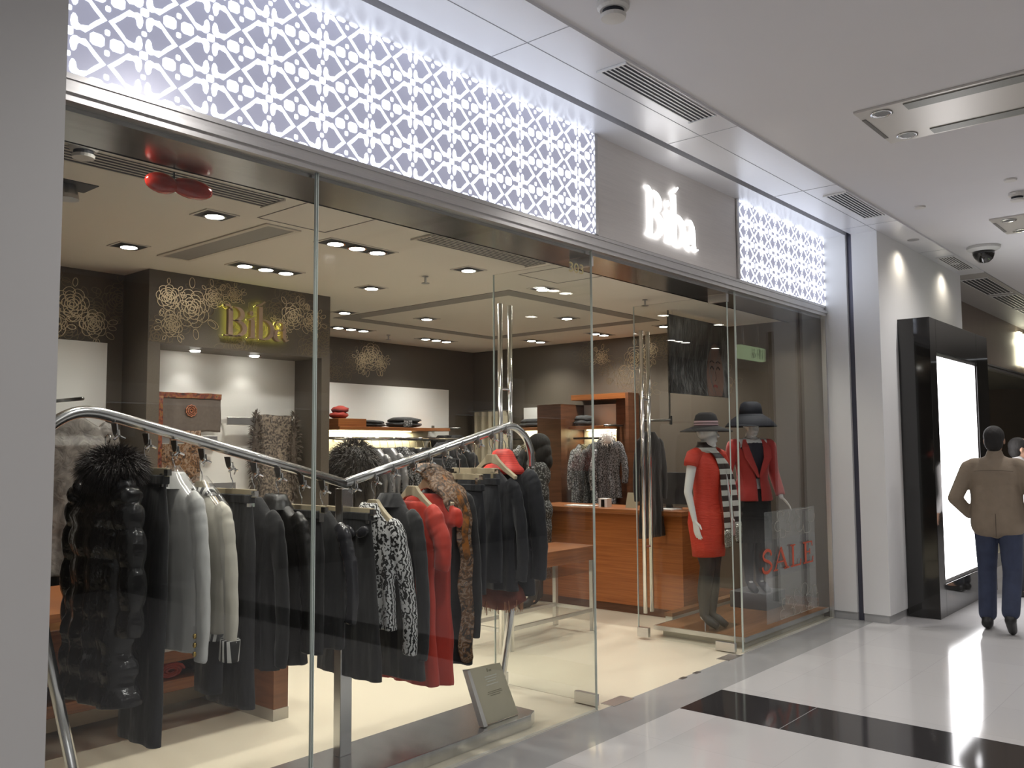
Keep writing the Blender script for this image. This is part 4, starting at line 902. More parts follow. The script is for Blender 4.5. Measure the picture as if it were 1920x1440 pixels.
sheet(3.20, 3.50, 1.30, 1.70, 2.90, .006, 4).build('border', FLORALD, t, smooth=True)
mb = MB(); mb2 = lambda a, b, d: (a, d, b)
for r in (.012, .025, .038):
    pts = [(3.42+r*cos(2*pi*k/20)*(1+.15*(k % 2)), 1.845+r*sin(2*pi*k/20)*(1+.15*(k % 2))) for k in range(21)]; mb.ribbon(pts, .005, mb2, 2.892, 2.902)
mb.build('flower_motif', mat('flower_rust', (.45, .17, .09), .6), t)
t = thing('fur_vest', (4.14, 2.9, 1.15), 'brown knitted vest with fur edges hung in the niche', 'vest')
KN = ramp_mat('brown_cable_knit', 'noise', [(.4, (.05, .04, .035)), (.6, (.26, .21, .16))], rough=.9, scale=60, bump=.8)
sheet(3.99, 4.30, 1.15, 1.83, 2.895, .012, 7).build('knit_panel', KN, t, smooth=True)
for xx, s in ((3.97, 3), (4.32, 4)):
    fur('fur_edge', FURBR, (xx, 2.895, 1.50), (.035, .035, .34), 900, .045, t, s, .3, wd=.0025)
# left wall coat on arm
hangrail('face_out_arm', (2.46, 2.98), (2.46, 2.50), 1.88, 'chrome face-out arm in front of the left white wall panel', [(2.44, 2.97, 1.84, 2.48, 2.985, 1.92)])
mb = MB()
a = garment('grey_coat', 'grey-brown crinkled quilted coat behind the left pillar', 'coat', 0, 0, 0, -.98, GREYQ, w=.24, hw=.25, sl=-.72, seed=90, th=.07, slr=.07)
ORG[a] = Vector((0, 0, 0)); a.location = (2.42, 2.56, 1.78-.98); a.rotation_euler = (0, 0, pi/2)
a = garment('black_jumper', 'black jumper hanging under the grey-brown crinkled coat', 'jumper', 0, 0, 0, -.4, BLK, w=.22, hw=.23, sl=None, seed=91, th=.05)
a.location = (2.42, 2.66, 1.12-.4); a.rotation_euler = (0, 0, pi/2)
# fixtures at the left: glass table over wooden trays
t = thing('display_cabinet', (2.2, 2.6, 0), 'glass-topped wooden display cabinet against the left wall panel', 'cabinet')
box('glass_top', GLASS, (1.5, 2.35, .70, 2.86, 2.97, .712), t); box('front_rail', STEELD, (1.5, 2.34, .69, 2.86, 2.352, .70), t)
box('body', WOODF, (1.5, 2.42, .0, 2.86, 2.97, .34), t); MB().box(1.5, 2.36, .36, 2.86, 2.40, .50).build('tray_front', WOODR, t); box('tray_bottom', WOODF, (1.5, 2.36, .345, 2.86, 2.97, .36), t); box('tray_back', wood('light_tray_wood', (.34, .16, .05), (.42, .20, .07)), (1.5, 2.93, .36, 2.86, 2.97, .66), t)
MB().tube([(1.95, 2.5, .425), (2.42, 2.5, .425)], .05, 18).build('paper_roll', mat('white_roll', (.62, .60, .66), .35), label='white rolled wrap lying in the wooden tray at left', cat='roll')
t = thing('low_shelf_unit', (2.3, 1.9, 0), 'low two-board wooden shelf unit with folded clothes under the rack', 'shelf unit')
MB().box(1.4, 1.76, .17, 3.06, 2.25, .235).build('lower_board', WOODR, t, bevel=.003); MB().box(1.4, 1.76, .335, 3.06, 2.25, .40).build('upper_board', WOODR, t, bevel=.003)
MB().box(1.42, 2.0, .03, 3.04, 2.25, .17).build('plinth', mat('cream_plinth', (.72, .66, .52), .5), t); box('rear_panel', WOODD, (1.4, 2.235, .235, 3.06, 2.25, .335), t)
MB().box(3.065, 1.31, .065, 3.165, 2.25, .74).build('end_panel', wood('end_panel_wood', (.15, .06, .028), (.22, .09, .04)), t, bevel=.002); box('end_kick', mat('kick_steel', (.50, .48, .44), .4, .6), (3.063, 1.308, 0, 3.167, 2.25, .065), t)
box('top_board', WOODR, (1.4, 1.31, .74, 3.17, 2.25, .78), t)
def roll(x, m, label, y=1.79):
    t = thing('rolled_jumper', (x, y, .235), label, 'jumper', 'rolled clothes in the low shelf unit')
    rr_ = [(.085*(1-.8*k/30)*cos(k*.62), .043*(1-.8*k/30)*sin(k*.62)) for k in range(31)]
    MB().ribbon([(x+a_, .281+b_) for a_, b_ in rr_], .012, lambda a_, b_, d: (a_, d, b_), y, y+.25).build('cloth', m, t, smooth=True)
roll(2.70, RK, 'red rolled jumper in the low wooden shelf'); roll(2.47, BLK2, 'black rolled jumper left of the red one'); roll(2.92, BLK2, 'black rolled jumper right of the red one'); roll(2.15, BLK, 'black rolled jumper near the slanted rack leg'); roll(1.9, BLK2, 'black rolled jumper farthest left in the low shelf')
# mid-floor rack with fur coat
t = thing('floor_rack', (5.9, 3.4, 0), 'chrome floor rack with a grey fur coat in the middle of the shop', 'clothes rack')
MB().tube([(5.0, 3.4, 1.66), (7.0, 3.4, 1.66)], .014, 10).build('rail', CHROME, t, smooth=True)
for xx in (5.02, 6.98): MB().tube([(xx, 3.4, .02), (xx, 3.4, 1.66)], .014, 10).build('post', CHROME, t, smooth=True); MB().box(xx-.02, 3.15, 0, xx+.02, 3.65, .03).build('foot', CHROME, t)
a = garment('fur_coat', 'big grey-brown fur coat at the left end of the mid-shop rack', 'coat', 5.33, 3.4, 1.58, .75, FURG, w=.22, hw=.22, sl=.9, th=.10, seed=60, slr=.08)
fur('fur', FURG, (5.33, 3.38, 1.36), (.16, .27, .25), 5000, .09, a, 9, .6, wd=.002)
G2 = 'clothes on the mid-shop rack'
for i, (m_, l, L) in enumerate(((SILVER, 'silvery sheer top beside the grey fur coat', .8), (SILVER, 'second silvery sheer top from the grey fur coat', .8), (SNAKE, 'snakeskin-print long jacket on the mid-shop rack', .95), (BLK, 'black jacket after the snakeskin-print one', .8), (BLK2, 'charcoal jacket in the middle of the mid-shop rack', .8), (PLAID, 'checked grey jacket with white collar on the mid-shop rack', .9), (BLK, 'black coat near the right end of the mid-shop rack', 1.0), (BLK2, 'charcoal coat at the right end of the mid-shop rack', 1.0))):
    small_garment('rack_jacket', m_, l, 5.60+i*.17, 3.38, 1.56+.01*(i % 3), L, 0, G2)
t = thing('felt_hat', (6.05, 2.92, 1.45), 'dark felt hat on a stand in the middle of the shop', 'hat')
MB().lathe([(.0, .15), (.06, .145), (.10, .10), (.11, .03), (.115, .0), (.0, -.005)], (6.05, 2.92, 1.47), 24).build('crown', mat('felt_dark', (.035, .035, .04), .9), t, smooth=True)
MB().lathe([(.0, .0), (.17, -.01), (.175, -.016), (.0, -.01)], (6.05, 2.92, 1.47), 24).build('brim', MT['felt_dark'], t, smooth=True)
MB().lathe([(.0, 0), (.12, 0), (.12, .01), (.012, .02), (.012, 1.46), (0, 1.46)], (6.05, 2.92, 0), 16).build('stand', CHROME, t)
# display table near the doors
t = thing('display_table', (5.75, 1.6, 0), 'steel-legged wooden display table behind the left glass door', 'table')
MB().box(5.12, 1.35, .60, 6.34, 1.80, .72).build('wooden_top', WOODR, t, bevel=.003); box('glass_shelf', GLASS, (5.15, 1.38, .50, 6.32, 1.78, .508), t)
for xx in (5.14, 6.29):
    for yy in (1.36, 1.76): MB().box(xx, yy, 0, xx+.035, yy+.035, .60).build('leg', STEEL, t)
MB().box(5.14, 1.365, .16, 6.32, 1.38, .19).box(5.14, 1.775, .16, 6.32, 1.79, .19).box(5.145, 1.36, .16, 5.165, 1.79, .19).box(6.30, 1.36, .16, 6.32, 1.79, .19).build('stretcher', STEEL, t)
knit(5.5, 1.58, .72, BLK, 'folded black knit on the steel-legged display table', (.18, .14, .05))
# cash desk
t = thing('cash_desk', (7.5, 1.6, 0), 'reddish wood cash desk beyond the open doors', 'counter')
box('body', wood('desk_veneer', (.26, .075, .016), (.42, .14, .035), (1, .5, 26)), (7.16, .98, .08, 7.62, 2.75, .93), t); MB().box(7.10, .95, .93, 7.68, 2.78, .975).build('worktop', WOODR, t, bevel=.004); box('kick_board', WOODD, (7.19, 1.0, 0, 7.60, 2.73, .08), t)
t = thing('computer_screen', (7.45, 1.25, .975), 'black flat screen seen from behind on the cash desk', 'screen')
box('panel', mat('screen_black', (.02, .02, .022), .4), (7.42, 1.08, 1.02, 7.45, 1.48, 1.32), t, bevel=.004); MB().box(7.44, 1.25, .975, 7.46, 1.31, 1.05).box(7.38, 1.18, .975, 7.52, 1.38, .985).build('stand', MT['screen_black'], t)
for b, l, m_ in (((7.2, 1.12, .975, 7.4, 1.38, .985), 'white papers on the cash desk below the screen', 'paper'), ((7.2, 2.05, .975, 7.38, 2.35, .983), 'loose white papers at the far end of the cash desk', 'paper')):
    box('paper_stack', mat('paper', (.75, .74, .72), .7), b, label=l, cat='papers', group='papers on the cash desk', at=(b[0], b[1], b[2]))
t = thing('desk_box', (7.3, 1.9, .975), 'small black and white box on the cash desk', 'box'); box('carton', MT['paper'], (7.25, 1.86, .975, 7.33, 1.96, 1.06), t); box('lid_stripe', BLACKG, (7.248, 1.89, .975, 7.25, 1.93, 1.05), t)
t = thing('card_holder', (7.3, 1.62, .975), 'small beige leaning card holder on the cash desk', 'card'); MB().prism([(1.55, .975), (1.68, .975), (1.68, 1.12), (1.55, 1.12)], lambda a, b, d: (7.30+d+(b-.975)*.3, a, b), 0, .012).build('card', mat('card_beige', (.35, .32, .22), .6), t)
#==PART3==

# ================================================================== MANNEQUIN WINDOW
t = thing('display_platform', (7.3, .45, 0), 'low wooden display platform with a steel edge behind the right window pane', 'platform')
box('wooden_top', WOODF, (6.45, .045, .055, 8.14, .84, .088), t); MB().box(6.435, .035, .055, 8.14, .045, .09).box(6.435, .045, .055, 6.45, .85, .09).box(6.45, .84, .055, 8.14, .85, .09).build('steel_edge', STEEL, t, bevel=.001); box('plinth', mat('platform_plinth', (.60, .58, .50), .4), (6.50, .08, 0, 8.12, .80, .055), t)
t = thing('side_platform', (7.6, 1.0, 0), 'higher wooden platform strip behind the mannequin platform', 'platform')
box('wooden_top', WOODF, (6.75, .856, .11, 8.14, .935, .14), t); box('body', mat('platform_plinth', (.6, .58, .5)), (6.76, .86, 0, 8.13, .93, .11), t)
# hanging poster of a dark-haired face
t = thing('hanging_poster', (7.45, .98, 2.05), 'large dark photographic poster of a face hanging behind the mannequins', 'poster')
PST = ramp_mat('poster_print', 'noise', [(.35, (.020, .020, .021)), (.5, (.05, .05, .05)), (.62, (.14, .14, .14)), (.75, (.06, .055, .05))], rough=.35, scale=4, stretch=(1.6, 1, .7), distort=1.5)
box('print', PST, (6.97, .97, 2.045, 8.12, .985, 2.76), t)
SK = mat('poster_face', (.135, .085, .07), .4, 0, noise_s=6, noise_amt=.35)
fx, fz = 7.83, 2.26
MB().prism([(fx+.17*cos(a)*(1-.15*sin(a)), min(max(fz+.30*sin(a), 2.05), 2.755)) for a in [2*pi*k/40 for k in range(40)]], lambda a, b, d: (a, .9685-d*.001, b), 0, 1).build('face_area', SK, t)
mb = MB(); rn = random.Random(11)
for k in range(46):
    x0_ = 6.99+rn.random()*1.1; p = crom([(min(max(x0_+rn.uniform(-.03, .03), 6.98), 8.11), 2.74), (min(max(x0_-rn.uniform(.0, .1), 6.98), 8.11), 2.5), (min(max(x0_-rn.uniform(.0, .2), 6.98), 8.11), 2.25), (min(max(x0_-rn.uniform(-.1, .2), 6.98), 8.11), 2.06)], 5)
    if k % 3 == 0 or abs(x0_-fx-.05) > .22: mb.ribbon(p, .006, lambda a, b, d: (a, d, b), .9672, .9679)
mb.build('hair_strands', mat('poster_grey', (.11, .11, .11), .4), t)
mb = MB(); f_ = lambda a, b, d: (a, d, b)
for sx in (-.065, .06):
    mb.ribbon(crom([(fx+sx-.035, fz+.05), (fx+sx, fz+.075), (fx+sx+.038, fz+.05)], 4), .016, f_, .9660, .9668); mb.ribbon(crom([(fx+sx-.04, fz+.115), (fx+sx, fz+.13), (fx+sx+.045, fz+.115)], 4), .012, f_, .9660, .9668)
mb.ribbon(crom([(fx+.01, fz+.03), (fx+.02, fz-.04), (fx-.005, fz-.06)], 4), .006, f_, .9660, .9668); mb.build('facial_features', mat('poster_dark', (.02, .018, .018), .4), t)
MB().ribbon(crom([(fx-.04, fz-.12), (fx, fz-.108), (fx+.045, fz-.12)], 4), .022, f_, .9660, .9668).build('lips', mat('poster_lip', (.16, .04, .035), .4), t)
for xx in (7.05, 8.0): MB().tube([(xx, .977, 2.76), (xx, .977, H)], .002, 6).build('hanging_wire', STEEL, t)

def blob(name, parts, m, parent, vox=.007, sm=6):
    mb = MB()
    for p in parts:
        if p[0] == 'c':
            a, b, r0, r1 = Vector(p[1]), Vector(p[2]), p[3], p[4]; d = (b-a); l = d.length; d = d/l if l else Vector((0, 0, 1))
            n_ = 5; pts = []; R = []
            for k in range(n_): th = pi/2*k/n_; pts.append(a-d*r0*cos(th)); R.append(max(.0008, r0*sin(th)))
            for k in range(5): q = k/4; pts.append(a+d*l*q); R.append(r0+(r1-r0)*q)
            for k in range(1, n_+1): th = pi/2*k/n_; pts.append(b+d*r1*sin(th)); R.append(max(.0008, r1*cos(th)))
            mb.tube(pts, R, 14)
        else: mb.ell(p[1], p[2], 20, 14, rot=p[3] if len(p) > 3 else None)
    return remesh(mb.build(name, m, parent), vox, sm)
class Fig:
    """joint frame: lx = figure's right, ly = forward, lz = up"""
    def __init__(s, x, y, z, yaw, S=1.): s.o = Vector((x, y, z)); s.f = Vector((sin(yaw), cos(yaw), 0)); s.r = Vector((cos(yaw), -sin(yaw), 0)); s.S = S; s.M = Matrix((s.r, s.f, Vector((0, 0, 1)))).transposed()
    def __call__(s, a, b, c): return s.o + (s.r*a+s.f*b+Vector((0, 0, c)))*s.S
    def c(s, p, q, r0, r1): return ('c', s(*p), s(*q), r0*s.S, r1*s.S)
    def e(s, p, r, rot=None): return ('e', s(*p), [v*s.S for v in r], s.M @ rot if rot else s.M)
def hand(F, wr, dirv, side, palm, ln=1., spread=.5):
    """wr wrist; dirv pointing direction; side = unit vector across the palm toward the thumb; palm = palm normal"""
    wr, dv, sd, pn = Vector(wr), Vector(dirv).normalized(), Vector(side).normalized(), Vector(palm).normalized()
    P = []; base = wr+dv*.085*ln
    for k in range(4): P.append(F.c(tuple(wr+sd*(.012-.008*k)), tuple(base+sd*(.027-.018*k)), .012, .0105))
    for k, l in enumerate((.068, .076, .070, .054)):
        a = base+sd*(.027-.018*k); d1 = (dv+sd*(.10-.07*k)*spread+pn*.12).normalized(); b = a+d1*l*.5*ln; d2 = (d1+pn*.35).normalized(); c_ = b+d2*l*.5*ln
        P += [F.c(tuple(a), tuple(b), .0092, .0082), F.c(tuple(b), tuple(c_), .0082, .0066)]
    a = wr+dv*.022+sd*.018; b = a+(dv*.7+sd*.9).normalized()*.042*ln; c_ = b+(dv*1.+sd*.35).normalized()*.036*ln
    P += [F.c(tuple(a), tuple(b), .012, .0098), F.c(tuple(b), tuple(c_), .0098, .0075)]
    return P
def head(F, zc, tilt=0.):
    return [F.e((0, .005, zc+.03), (.074, .095, .10)), F.e((0, .035, zc-.045), (.055, .062, .072)), F.c((0, -.01, zc-.10), (0, -.02, zc-.20), .052, .058), F.c((0, .098, zc+.012), (0, .118, zc-.022), .007, .013),
            F.e((.030, .083, zc+.022), (.017, .012, .010)), F.e((-.030, .083, zc+.022), (.017, .012, .010)), F.e((0, .094, zc-.062), (.024, .010, .009)), F.e((.076, -.005, zc), (.009, .017, .030)), F.e((-.076, -.005, zc), (.009, .017, .030)), F.e((0, .075, zc-.098), (.022, .02, .016))]
def female(F, la, ra, legs):
    P = head(F, 1.60)
    P += [F.e((0, -.005, 1.36), (.155, .095, .13)), F.e((0, .0, 1.20), (.13, .085, .15)), F.e((0, 0, 1.08), (.118, .082, .12)), F.e((0, -.01, .93), (.165, .11, .13)), F.c((-.14, -.01, 1.415), (.14, -.01, 1.415), .050, .050), F.e((.06, .05, 1.31), (.060, .045, .06)), F.e((-.06, .05, 1.31), (.060, .045, .06)), F.c((0, -.02, 1.40), (0, -.01, 1.50), .062, .05)]
    for A in (la, ra):
        sh, el, wr = A['j']; P += [F.c(sh, el, .044, .034), F.c(el, wr, .034, .022)]; P += hand(F, wr, A['d'], A['s'], A['p'])
    for (hp, kn, an, to) in legs:
        P += [F.c(hp, kn, .082, .050), F.c(kn, tuple((Vector(kn)*.65+Vector(an)*.35)+Vector((0, -.012, 0))), .049, .050), F.c(tuple((Vector(kn)*.65+Vector(an)*.35)+Vector((0, -.012, 0))), an, .049, .030), F.c(an, to, .032, .022)]
    return P
def ringloft(F, lv, n=48, folds=.006, seed=1, cap=True):
    rings = []
    for (z, cx, cy, rx, ry) in lv:
        rings.append([F(cx+rx*cos(a)+folds*noise.noise(Vector((cos(a)*3, z*4, seed))), cy+ry*sin(a)+folds*1.4*sin(a*9+seed+z*3)*max(0, 1.3-z)*.5+folds*noise.noise(Vector((sin(a)*3, z*5, seed+4))), z) for a in [2*pi*k/n for k in range(n)]])
    return MB().loft(rings, cap)
MANN = mat('mannequin_white', (.78, .78, .78), .25, 0, coat=.3)
HOSE = mat('black_hose', (.014, .014, .014), .5)
# mannequin in red dress, facing the corridor (-y)
t = thing('mannequin', (6.66, .45, .09), 'white mannequin in the red dress, striped scarf and ribboned hat, nearer the doors', 'mannequin')
F = Fig(6.66, .45, .09, pi+.12, .985)
la = dict(j=((-.195, 0, 1.40), (-.235, .02, 1.12), (-.20, .09, .90)), d=(-.05, .18, -1), s=(.3, .9, .1), p=(1, 0, 0)); ra = dict(j=((.195, 0, 1.40), (.245, -.02, 1.12), (.235, .035, .89)), d=(.10, .30, -1), s=(.25, .9, .2), p=(-1, 0, 0))
blob('body', female(F, la, ra, [((.08, 0, .88), (.07, .03, .50), (.06, -.02, .09), (.06, .09, .03)), ((-.08, 0, .88), (-.06, .0, .50), (-.05, -.03, .09), (-.06, .08, .03))]), MANN, t, .0055, 4)
lv = [(1.455, 0, -.01, .10, .075), (1.43, 0, -.01, .165, .085), (1.38, 0, .0, .19, .105), (1.30, 0, .015, .175, .125), (1.20, 0, .008, .152, .112), (1.08, 0, .0, .138, .100), (.95, 0, -.01, .178, .130), (.86, 0, -.01, .188, .138), (.70, 0, 0, .178, .125), (.585, 0, 0, .165, .115)]
REDR = mat('red_ruched', (.58, .040, .018), .6, 0, bump=.7, bump_s=18, stretch=(1, 1, 5))
ringloft(F, lv, seed=2).build('dress', REDR, t, smooth=True)
for s in (1, -1): MB().tube([F(s*.13, 0, 1.44), F(s*.185, 0, 1.415), F(s*.222, .0, 1.36), F(s*.23, 0, 1.335)], [.05, .062, .058, .054], 18).build('cap_sleeve', REDR, t, smooth=True)
mb = MB()
for lx, fy in ((.07, .03), (-.06, 0)): mb.tube([F(lx, -.005, .80), F(lx*.97, fy*.6, .62), F(lx*.95, fy, .50), F(lx*.9, -.01, .30), F(lx*.8, -.02, .10), F(lx*.9, .04, .06), F(lx*.9, .12, .025)], [.092, .078, .060, .056, .037, .038, .026], 16)
mb.build('stockings', HOSE, t, smooth=True)
box('base_glass', GLASS, (6.45, .30, .089, 6.90, .62, .097), t); MB().tube([F(.0, -.05, .0), F(0, -.05, .30)], .008, 8).build('support_rod', CHROME, t)
SCF = ramp_mat('sequin_stripes', 'wave', [(.47, (.035, .02, .018)), (.53, (.50, .49, .45))], rough=.45, scale=3.6, stretch=(.001, .001, 1), bd='Z')
SEQ = ramp_mat('silver_sequins', 'voro', [(.2, (.75, .74, .66)), (.6, (.22, .21, .17))], rough=.25, scale=110, metal=.6)
for k, (ox, zl) in enumerate(((-.035, .80), (-.165, .84))):
    path = [(.05 if k == 0 else -.08, -.03, 1.49), (.02+ox*.2, .09, 1.44), (ox*.6, .135, 1.32), (ox, .142, 1.15), (ox*1.1, .155, .98), (ox*1.2, .165, zl)]
    pts = crom([tuple(F(*p)) for p in path], 6); rings = []
    for p in pts: rings.append([Vector(p)+F.r*.045*cos(a)+F.f*.008*sin(a) for a in [2*pi*q/14 for q in range(14)]])
    MB().loft(rings).build('scarf', SCF, t, smooth=True)
    rings = [[Vector(F(ox*1.2+.0, .165, zl+.01-j*.05))+F.r*(.048+.004*sin(j))*cos(a)+F.f*.012*sin(a) for a in [2*pi*q/14 for q in range(14)]] for j in range(4)]
    MB().loft(rings).build('scarf_sequin_end', SEQ, t, smooth=True)
rings = [[F(r*cos(a), -.01+r*.85*sin(a), z) for a in [2*pi*q/24 for q in range(24)]] for z, r in ((1.44, .115), (1.475, .10), (1.51, .078), (1.535, .072), (1.53, .062))]
MB().loft(rings).build('scarf_collar', SCF, t, smooth=True)
def hat(F, zc, crown_r, crown_h, brim, droop, m, name, label, ribbon=None, rad=28):
    c = F(0, .0, zc); t = thing(name, tuple(c), label, 'hat', None)
    prof = [(0, crown_h), (crown_r*.55, crown_h*.98), (crown_r*.85, crown_h*.82), (crown_r*.97, crown_h*.5), (crown_r*1.02, .0)]
    MB().lathe(prof+[(crown_r*.9, -.002), (0, -.002)], c, rad).build('crown', m, t, smooth=True)
    MB().lathe([(crown_r*1.0, .012), (brim*.75, -droop*.35), (brim, -droop), (brim*.995, -droop-.008), (brim*.72, -droop*.4-.006), (crown_r*.95, .0)], c, rad).build('brim', m, t, smooth=True)
    if ribbon: MB().lathe([(crown_r*1.03, .008), (crown_r*1.035, .012), (crown_r*1.01, .055), (crown_r*.9, .057), (crown_r*.9, .008)], c, rad).build('ribbon', ribbon, t, smooth=True)
    return t
hat(F, 1.655, .098, .125, .215, .03, mat('hat_grey', (.045, .043, .046), .85), 'ribboned_hat', 'wide-brimmed dark hat with a pinkish striped ribbon', ramp_mat('ribbon_stripes', 'wave', [(.4, (.50, .34, .36)), (.6, (.10, .05, .06))], scale=14, stretch=(.01, .01, 1), rough=.5, bd='Z'))
# mannequin in red blazer
t = thing('mannequin', (7.72, .58, .23), 'white mannequin in the red blazer, navy top and black skirt, farther from the doors', 'mannequin')
F = Fig(7.73, .56, .235, pi+.62, .955)
la = dict(j=((-.195, 0, 1.40), (-.25, -.03, 1.13), (-.27, .06, .90)), d=(-.55, .35, -.75), s=(.4, .85, .1), p=(.6, 0, -.4)); ra = dict(j=((.195, 0, 1.40), (.235, -.05, 1.14), (.22, .03, .92)), d=(.05, .25, -1), s=(.2, .9, .1), p=(-1, 0, 0))
legs = [((.08, 0, .88), (.07, .03, .50), (.05, -.02, .09), (.05, .09, .03)), ((-.08, 0, .88), (-.07, .02, .50), (-.07, -.03, .09), (-.08, .08, .03))]
blob('body', female(F, la, ra, legs), MANN, t, .0055, 4)
REDB = mat('red_blazer_cloth', (.46, .035, .03), .7, 0, sheen=.3, noise_s=8, noise_amt=.06)
lv = [(1.43, 0, -.02, .150, .085), (1.40, 0, -.015, .195, .10), (1.30, 0, .0, .19, .128), (1.18, 0, .0, .165, .12), (1.08, 0, -.002, .155, .112), (.98, 0, -.01, .185, .138), (.88, 0, -.01, .205, .15), (.865, 0, -.01, .20, .147)]
rings = []
for (z, cx, cy, rx, ry) in lv:   # open front: V neck
    gap = max(.02, (z-1.10)*.62) if z > 1.1 else .02
    rings.append([F(cx+rx*cos(a), cy+ry*sin(a), z) for a in [pi/2+gap/max(rx, .1)*1.0+(2*pi-2*gap/max(rx, .1))*k/47 for k in range(48)]])
o = MB().loft(rings, cap=False, closed=False).build('blazer', REDB, t, smooth=True); sd = o.modifiers.new('thick', 'SOLIDIFY'); sd.thickness = .006
for s, A in ((1, ra), (-1, la)):
    sh, el, wr = A['j']; pts = [F(s*.155, -.01, 1.41), F(s*.20, 0, 1.395), F(*tuple(Vector(sh)*.5+Vector(el)*.5)), F(*el), F(*tuple(Vector(el)*.4+Vector(wr)*.6)), F(*tuple(Vector(el)*.08+Vector(wr)*.92))]
    pts = crom([tuple(p) for p in pts], 4); MB().tube(pts, [.048+.012*min(1, i/4)-.018*i/len(pts) for i in range(len(pts))], 18).build('blazer_sleeve', REDB, t, smooth=True)
for s in (1, -1):
    p3 = [F(s*.075, .03, 1.455), F(s*.10, .085, 1.38), F(s*.085, .125, 1.28), F(s*.035, .135, 1.17), F(s*.005, .128, 1.09)]; wds = [.03, .045, .05, .032, .01]; A_ = []
    for i, p in enumerate(p3): A_.append([p-F.r*s*wds[i]*.5+F.f*.006, p+F.r*s*wds[i]+F.f*.012, p+F.r*s*wds[i]*1.05-F.f*.002, p-F.r*s*wds[i]*.5-F.f*.004])
    MB().loft(A_).build('lapel', REDB, t, smooth=False)
ringloft(F, [(1.475, 0, -.015, .062, .055), (1.45, 0, -.01, .09, .07), (1.41, 0, 0, .14, .085), (1.30, 0, .005, .158, .115), (1.20, 0, .0, .14, .108), (1.08, 0, 0, .13, .098)], seed=5, folds=.002).build('navy_top', mat('navy_top', (.012, .012, .025), .6, 0, noise_s=60, noise_amt=.5), t, smooth=True)
mb = MB()
for k in range(15): a = pi*(.1+.8*k/14); mb.ell(F(.075*cos(a), -.015+.075*sin(a), 1.475-.022*sin(a)), (.008, .008, .008), 8, 6)
mb.build('bead_necklace', mat('beads', (.45, .40, .38), .2, .6), t, kind='stuff')
ringloft(F, [(.98, 0, -.01, .15, .11), (.86, 0, -.01, .185, .135), (.70, 0, 0, .18, .128), (.47, 0, 0, .185, .125)], seed=6).build('skirt', BLK, t, smooth=True)
mb = MB()
for l in legs: mb.tube([F(l[0][0], 0, .70), F(*l[1]), F(l[1][0]*.9, -.01, .30), F(*l[2]), F(l[3][0], .03, .05), F(l[3][0], .11, .02)], [.075, .055, .053, .037, .038, .026], 16)
mb.build('boots', HOSE, t, smooth=True)
hat(F, 1.69, .105, .13, .235, .10, mat('hat_navy', (.012, .014, .024), .8), 'wide_navy_hat', 'large drooping dark navy hat of the blazer mannequin')
box('display_block', mat('block_grey', (.12, .12, .12), .5), (7.62, .40, .088, 8.02, .76, .234), label='dark grey block under the blazer mannequin', cat='block', bevel=.004, at=(7.8, .5, .088))
# rail with a dark coat behind the mannequins
hangrail('hanging_rail', (6.95, 1.25), (7.0, .98), 1.80, 'short dark rail behind the ribboned hat', [(7.0, .985, 1.76, 7.03, 1.0, 1.84), (7.0, .99, 1.80, 7.012, 1.002, H)])
small_garment('rail_coat', BLK, 'long black coat hanging behind the red-dressed mannequin', 6.96, 1.18, 1.70, .95, pi/2, None, sl=.62)

# ================================================================== FAR RIGHT
t = thing('light_box', (9.7, -.64, 0), 'tall black glossy advertising light box with a blank white screen', 'light box')
X0, X1, Z1 = 8.64, 10.80, 2.74
MB().box(X0, -.78, 0, X0+.20, -.5, Z1).box(10.32, -.78, 0, X1, -.5, Z1).box(X0+.20, -.78, 2.43, 10.32, -.5, Z1).box(X0+.20, -.78, 0, 10.32, -.5, .29).build('frame', BLACKG, t, bevel=.003)
MB().box(X0+.20, -.765, .29, X0+.235, -.72, 2.43).box(10.285, -.765, .29, 10.32, -.72, 2.43).box(X0+.235, -.765, 2.395, 10.285, -.72, 2.43).box(X0+.235, -.765, .29, 10.285, -.72, .325).build('inner_trim', STEEL, t)
box('screen', emis('lightbox_white', (1, .985, 1), 4.2), (X0+.235, -.735, .325, 10.285, -.71, 2.395), t)
# neighbouring shop
NB = mat('bronze_fascia', (.30, .24, .20), .4, .4, noise_s=5, noise_amt=.1)
struct('wall_pillar_right', PILLAR, (10.97, -.27, 0, 11.25, 0.1, 3.5))
t = thing('shop_fascia', (15, -.03, 2.74), 'brown metal fascia of the neighbouring shop beyond the light box', 'fascia')
box('panel', NB, (11.25, -.03, 2.74, 21, .05, 3.5), t); MB().box(11.25, -.05, 2.68, 21, .05, 2.70).box(11.25, -.05, 2.72, 21, .05, 2.742).build('rail', STEEL, t)
t = thing('neighbour_sign', (16.4, -.06, 2.9), 'glowing first letters of the neighbouring shop sign at the right edge', 'sign')
MB().box(16.22, -.09, 2.86, 16.42, -.04, 3.40).box(16.10, -.09, 3.18, 16.22, -.04, 3.27).box(16.42, -.09, 2.95, 16.62, -.04, 3.15).box(16.62, -.09, 2.86, 16.82, -.04, 3.40).build('lettering', emis('sign_warm', (1, .97, .72), 4), t)
o = pane('glass_pane', (11.25, 0, .0, 21, .012, 2.68), 'shop window of the neighbouring shop beyond the light box')
struct('floor_neighbour', MT['cream_shop_tile'], (8.56, -.004, -.1, 22, 4.5, .0)); struct('wall_neighbour_back', mat('neighbour_brown', (.17, .125, .09), .6, 0, noise_s=3, noise_amt=.2), (8.56, 4.4, 0, 22, 4.5, 3.5), (21.9, .1, 0, 22, 4.4, 3.5)); struct('ceiling_neighbour', mat('dark_ceiling', (.20, .19, .17), .8), (8.56, .1, 2.8, 22, 4.5, 2.9))
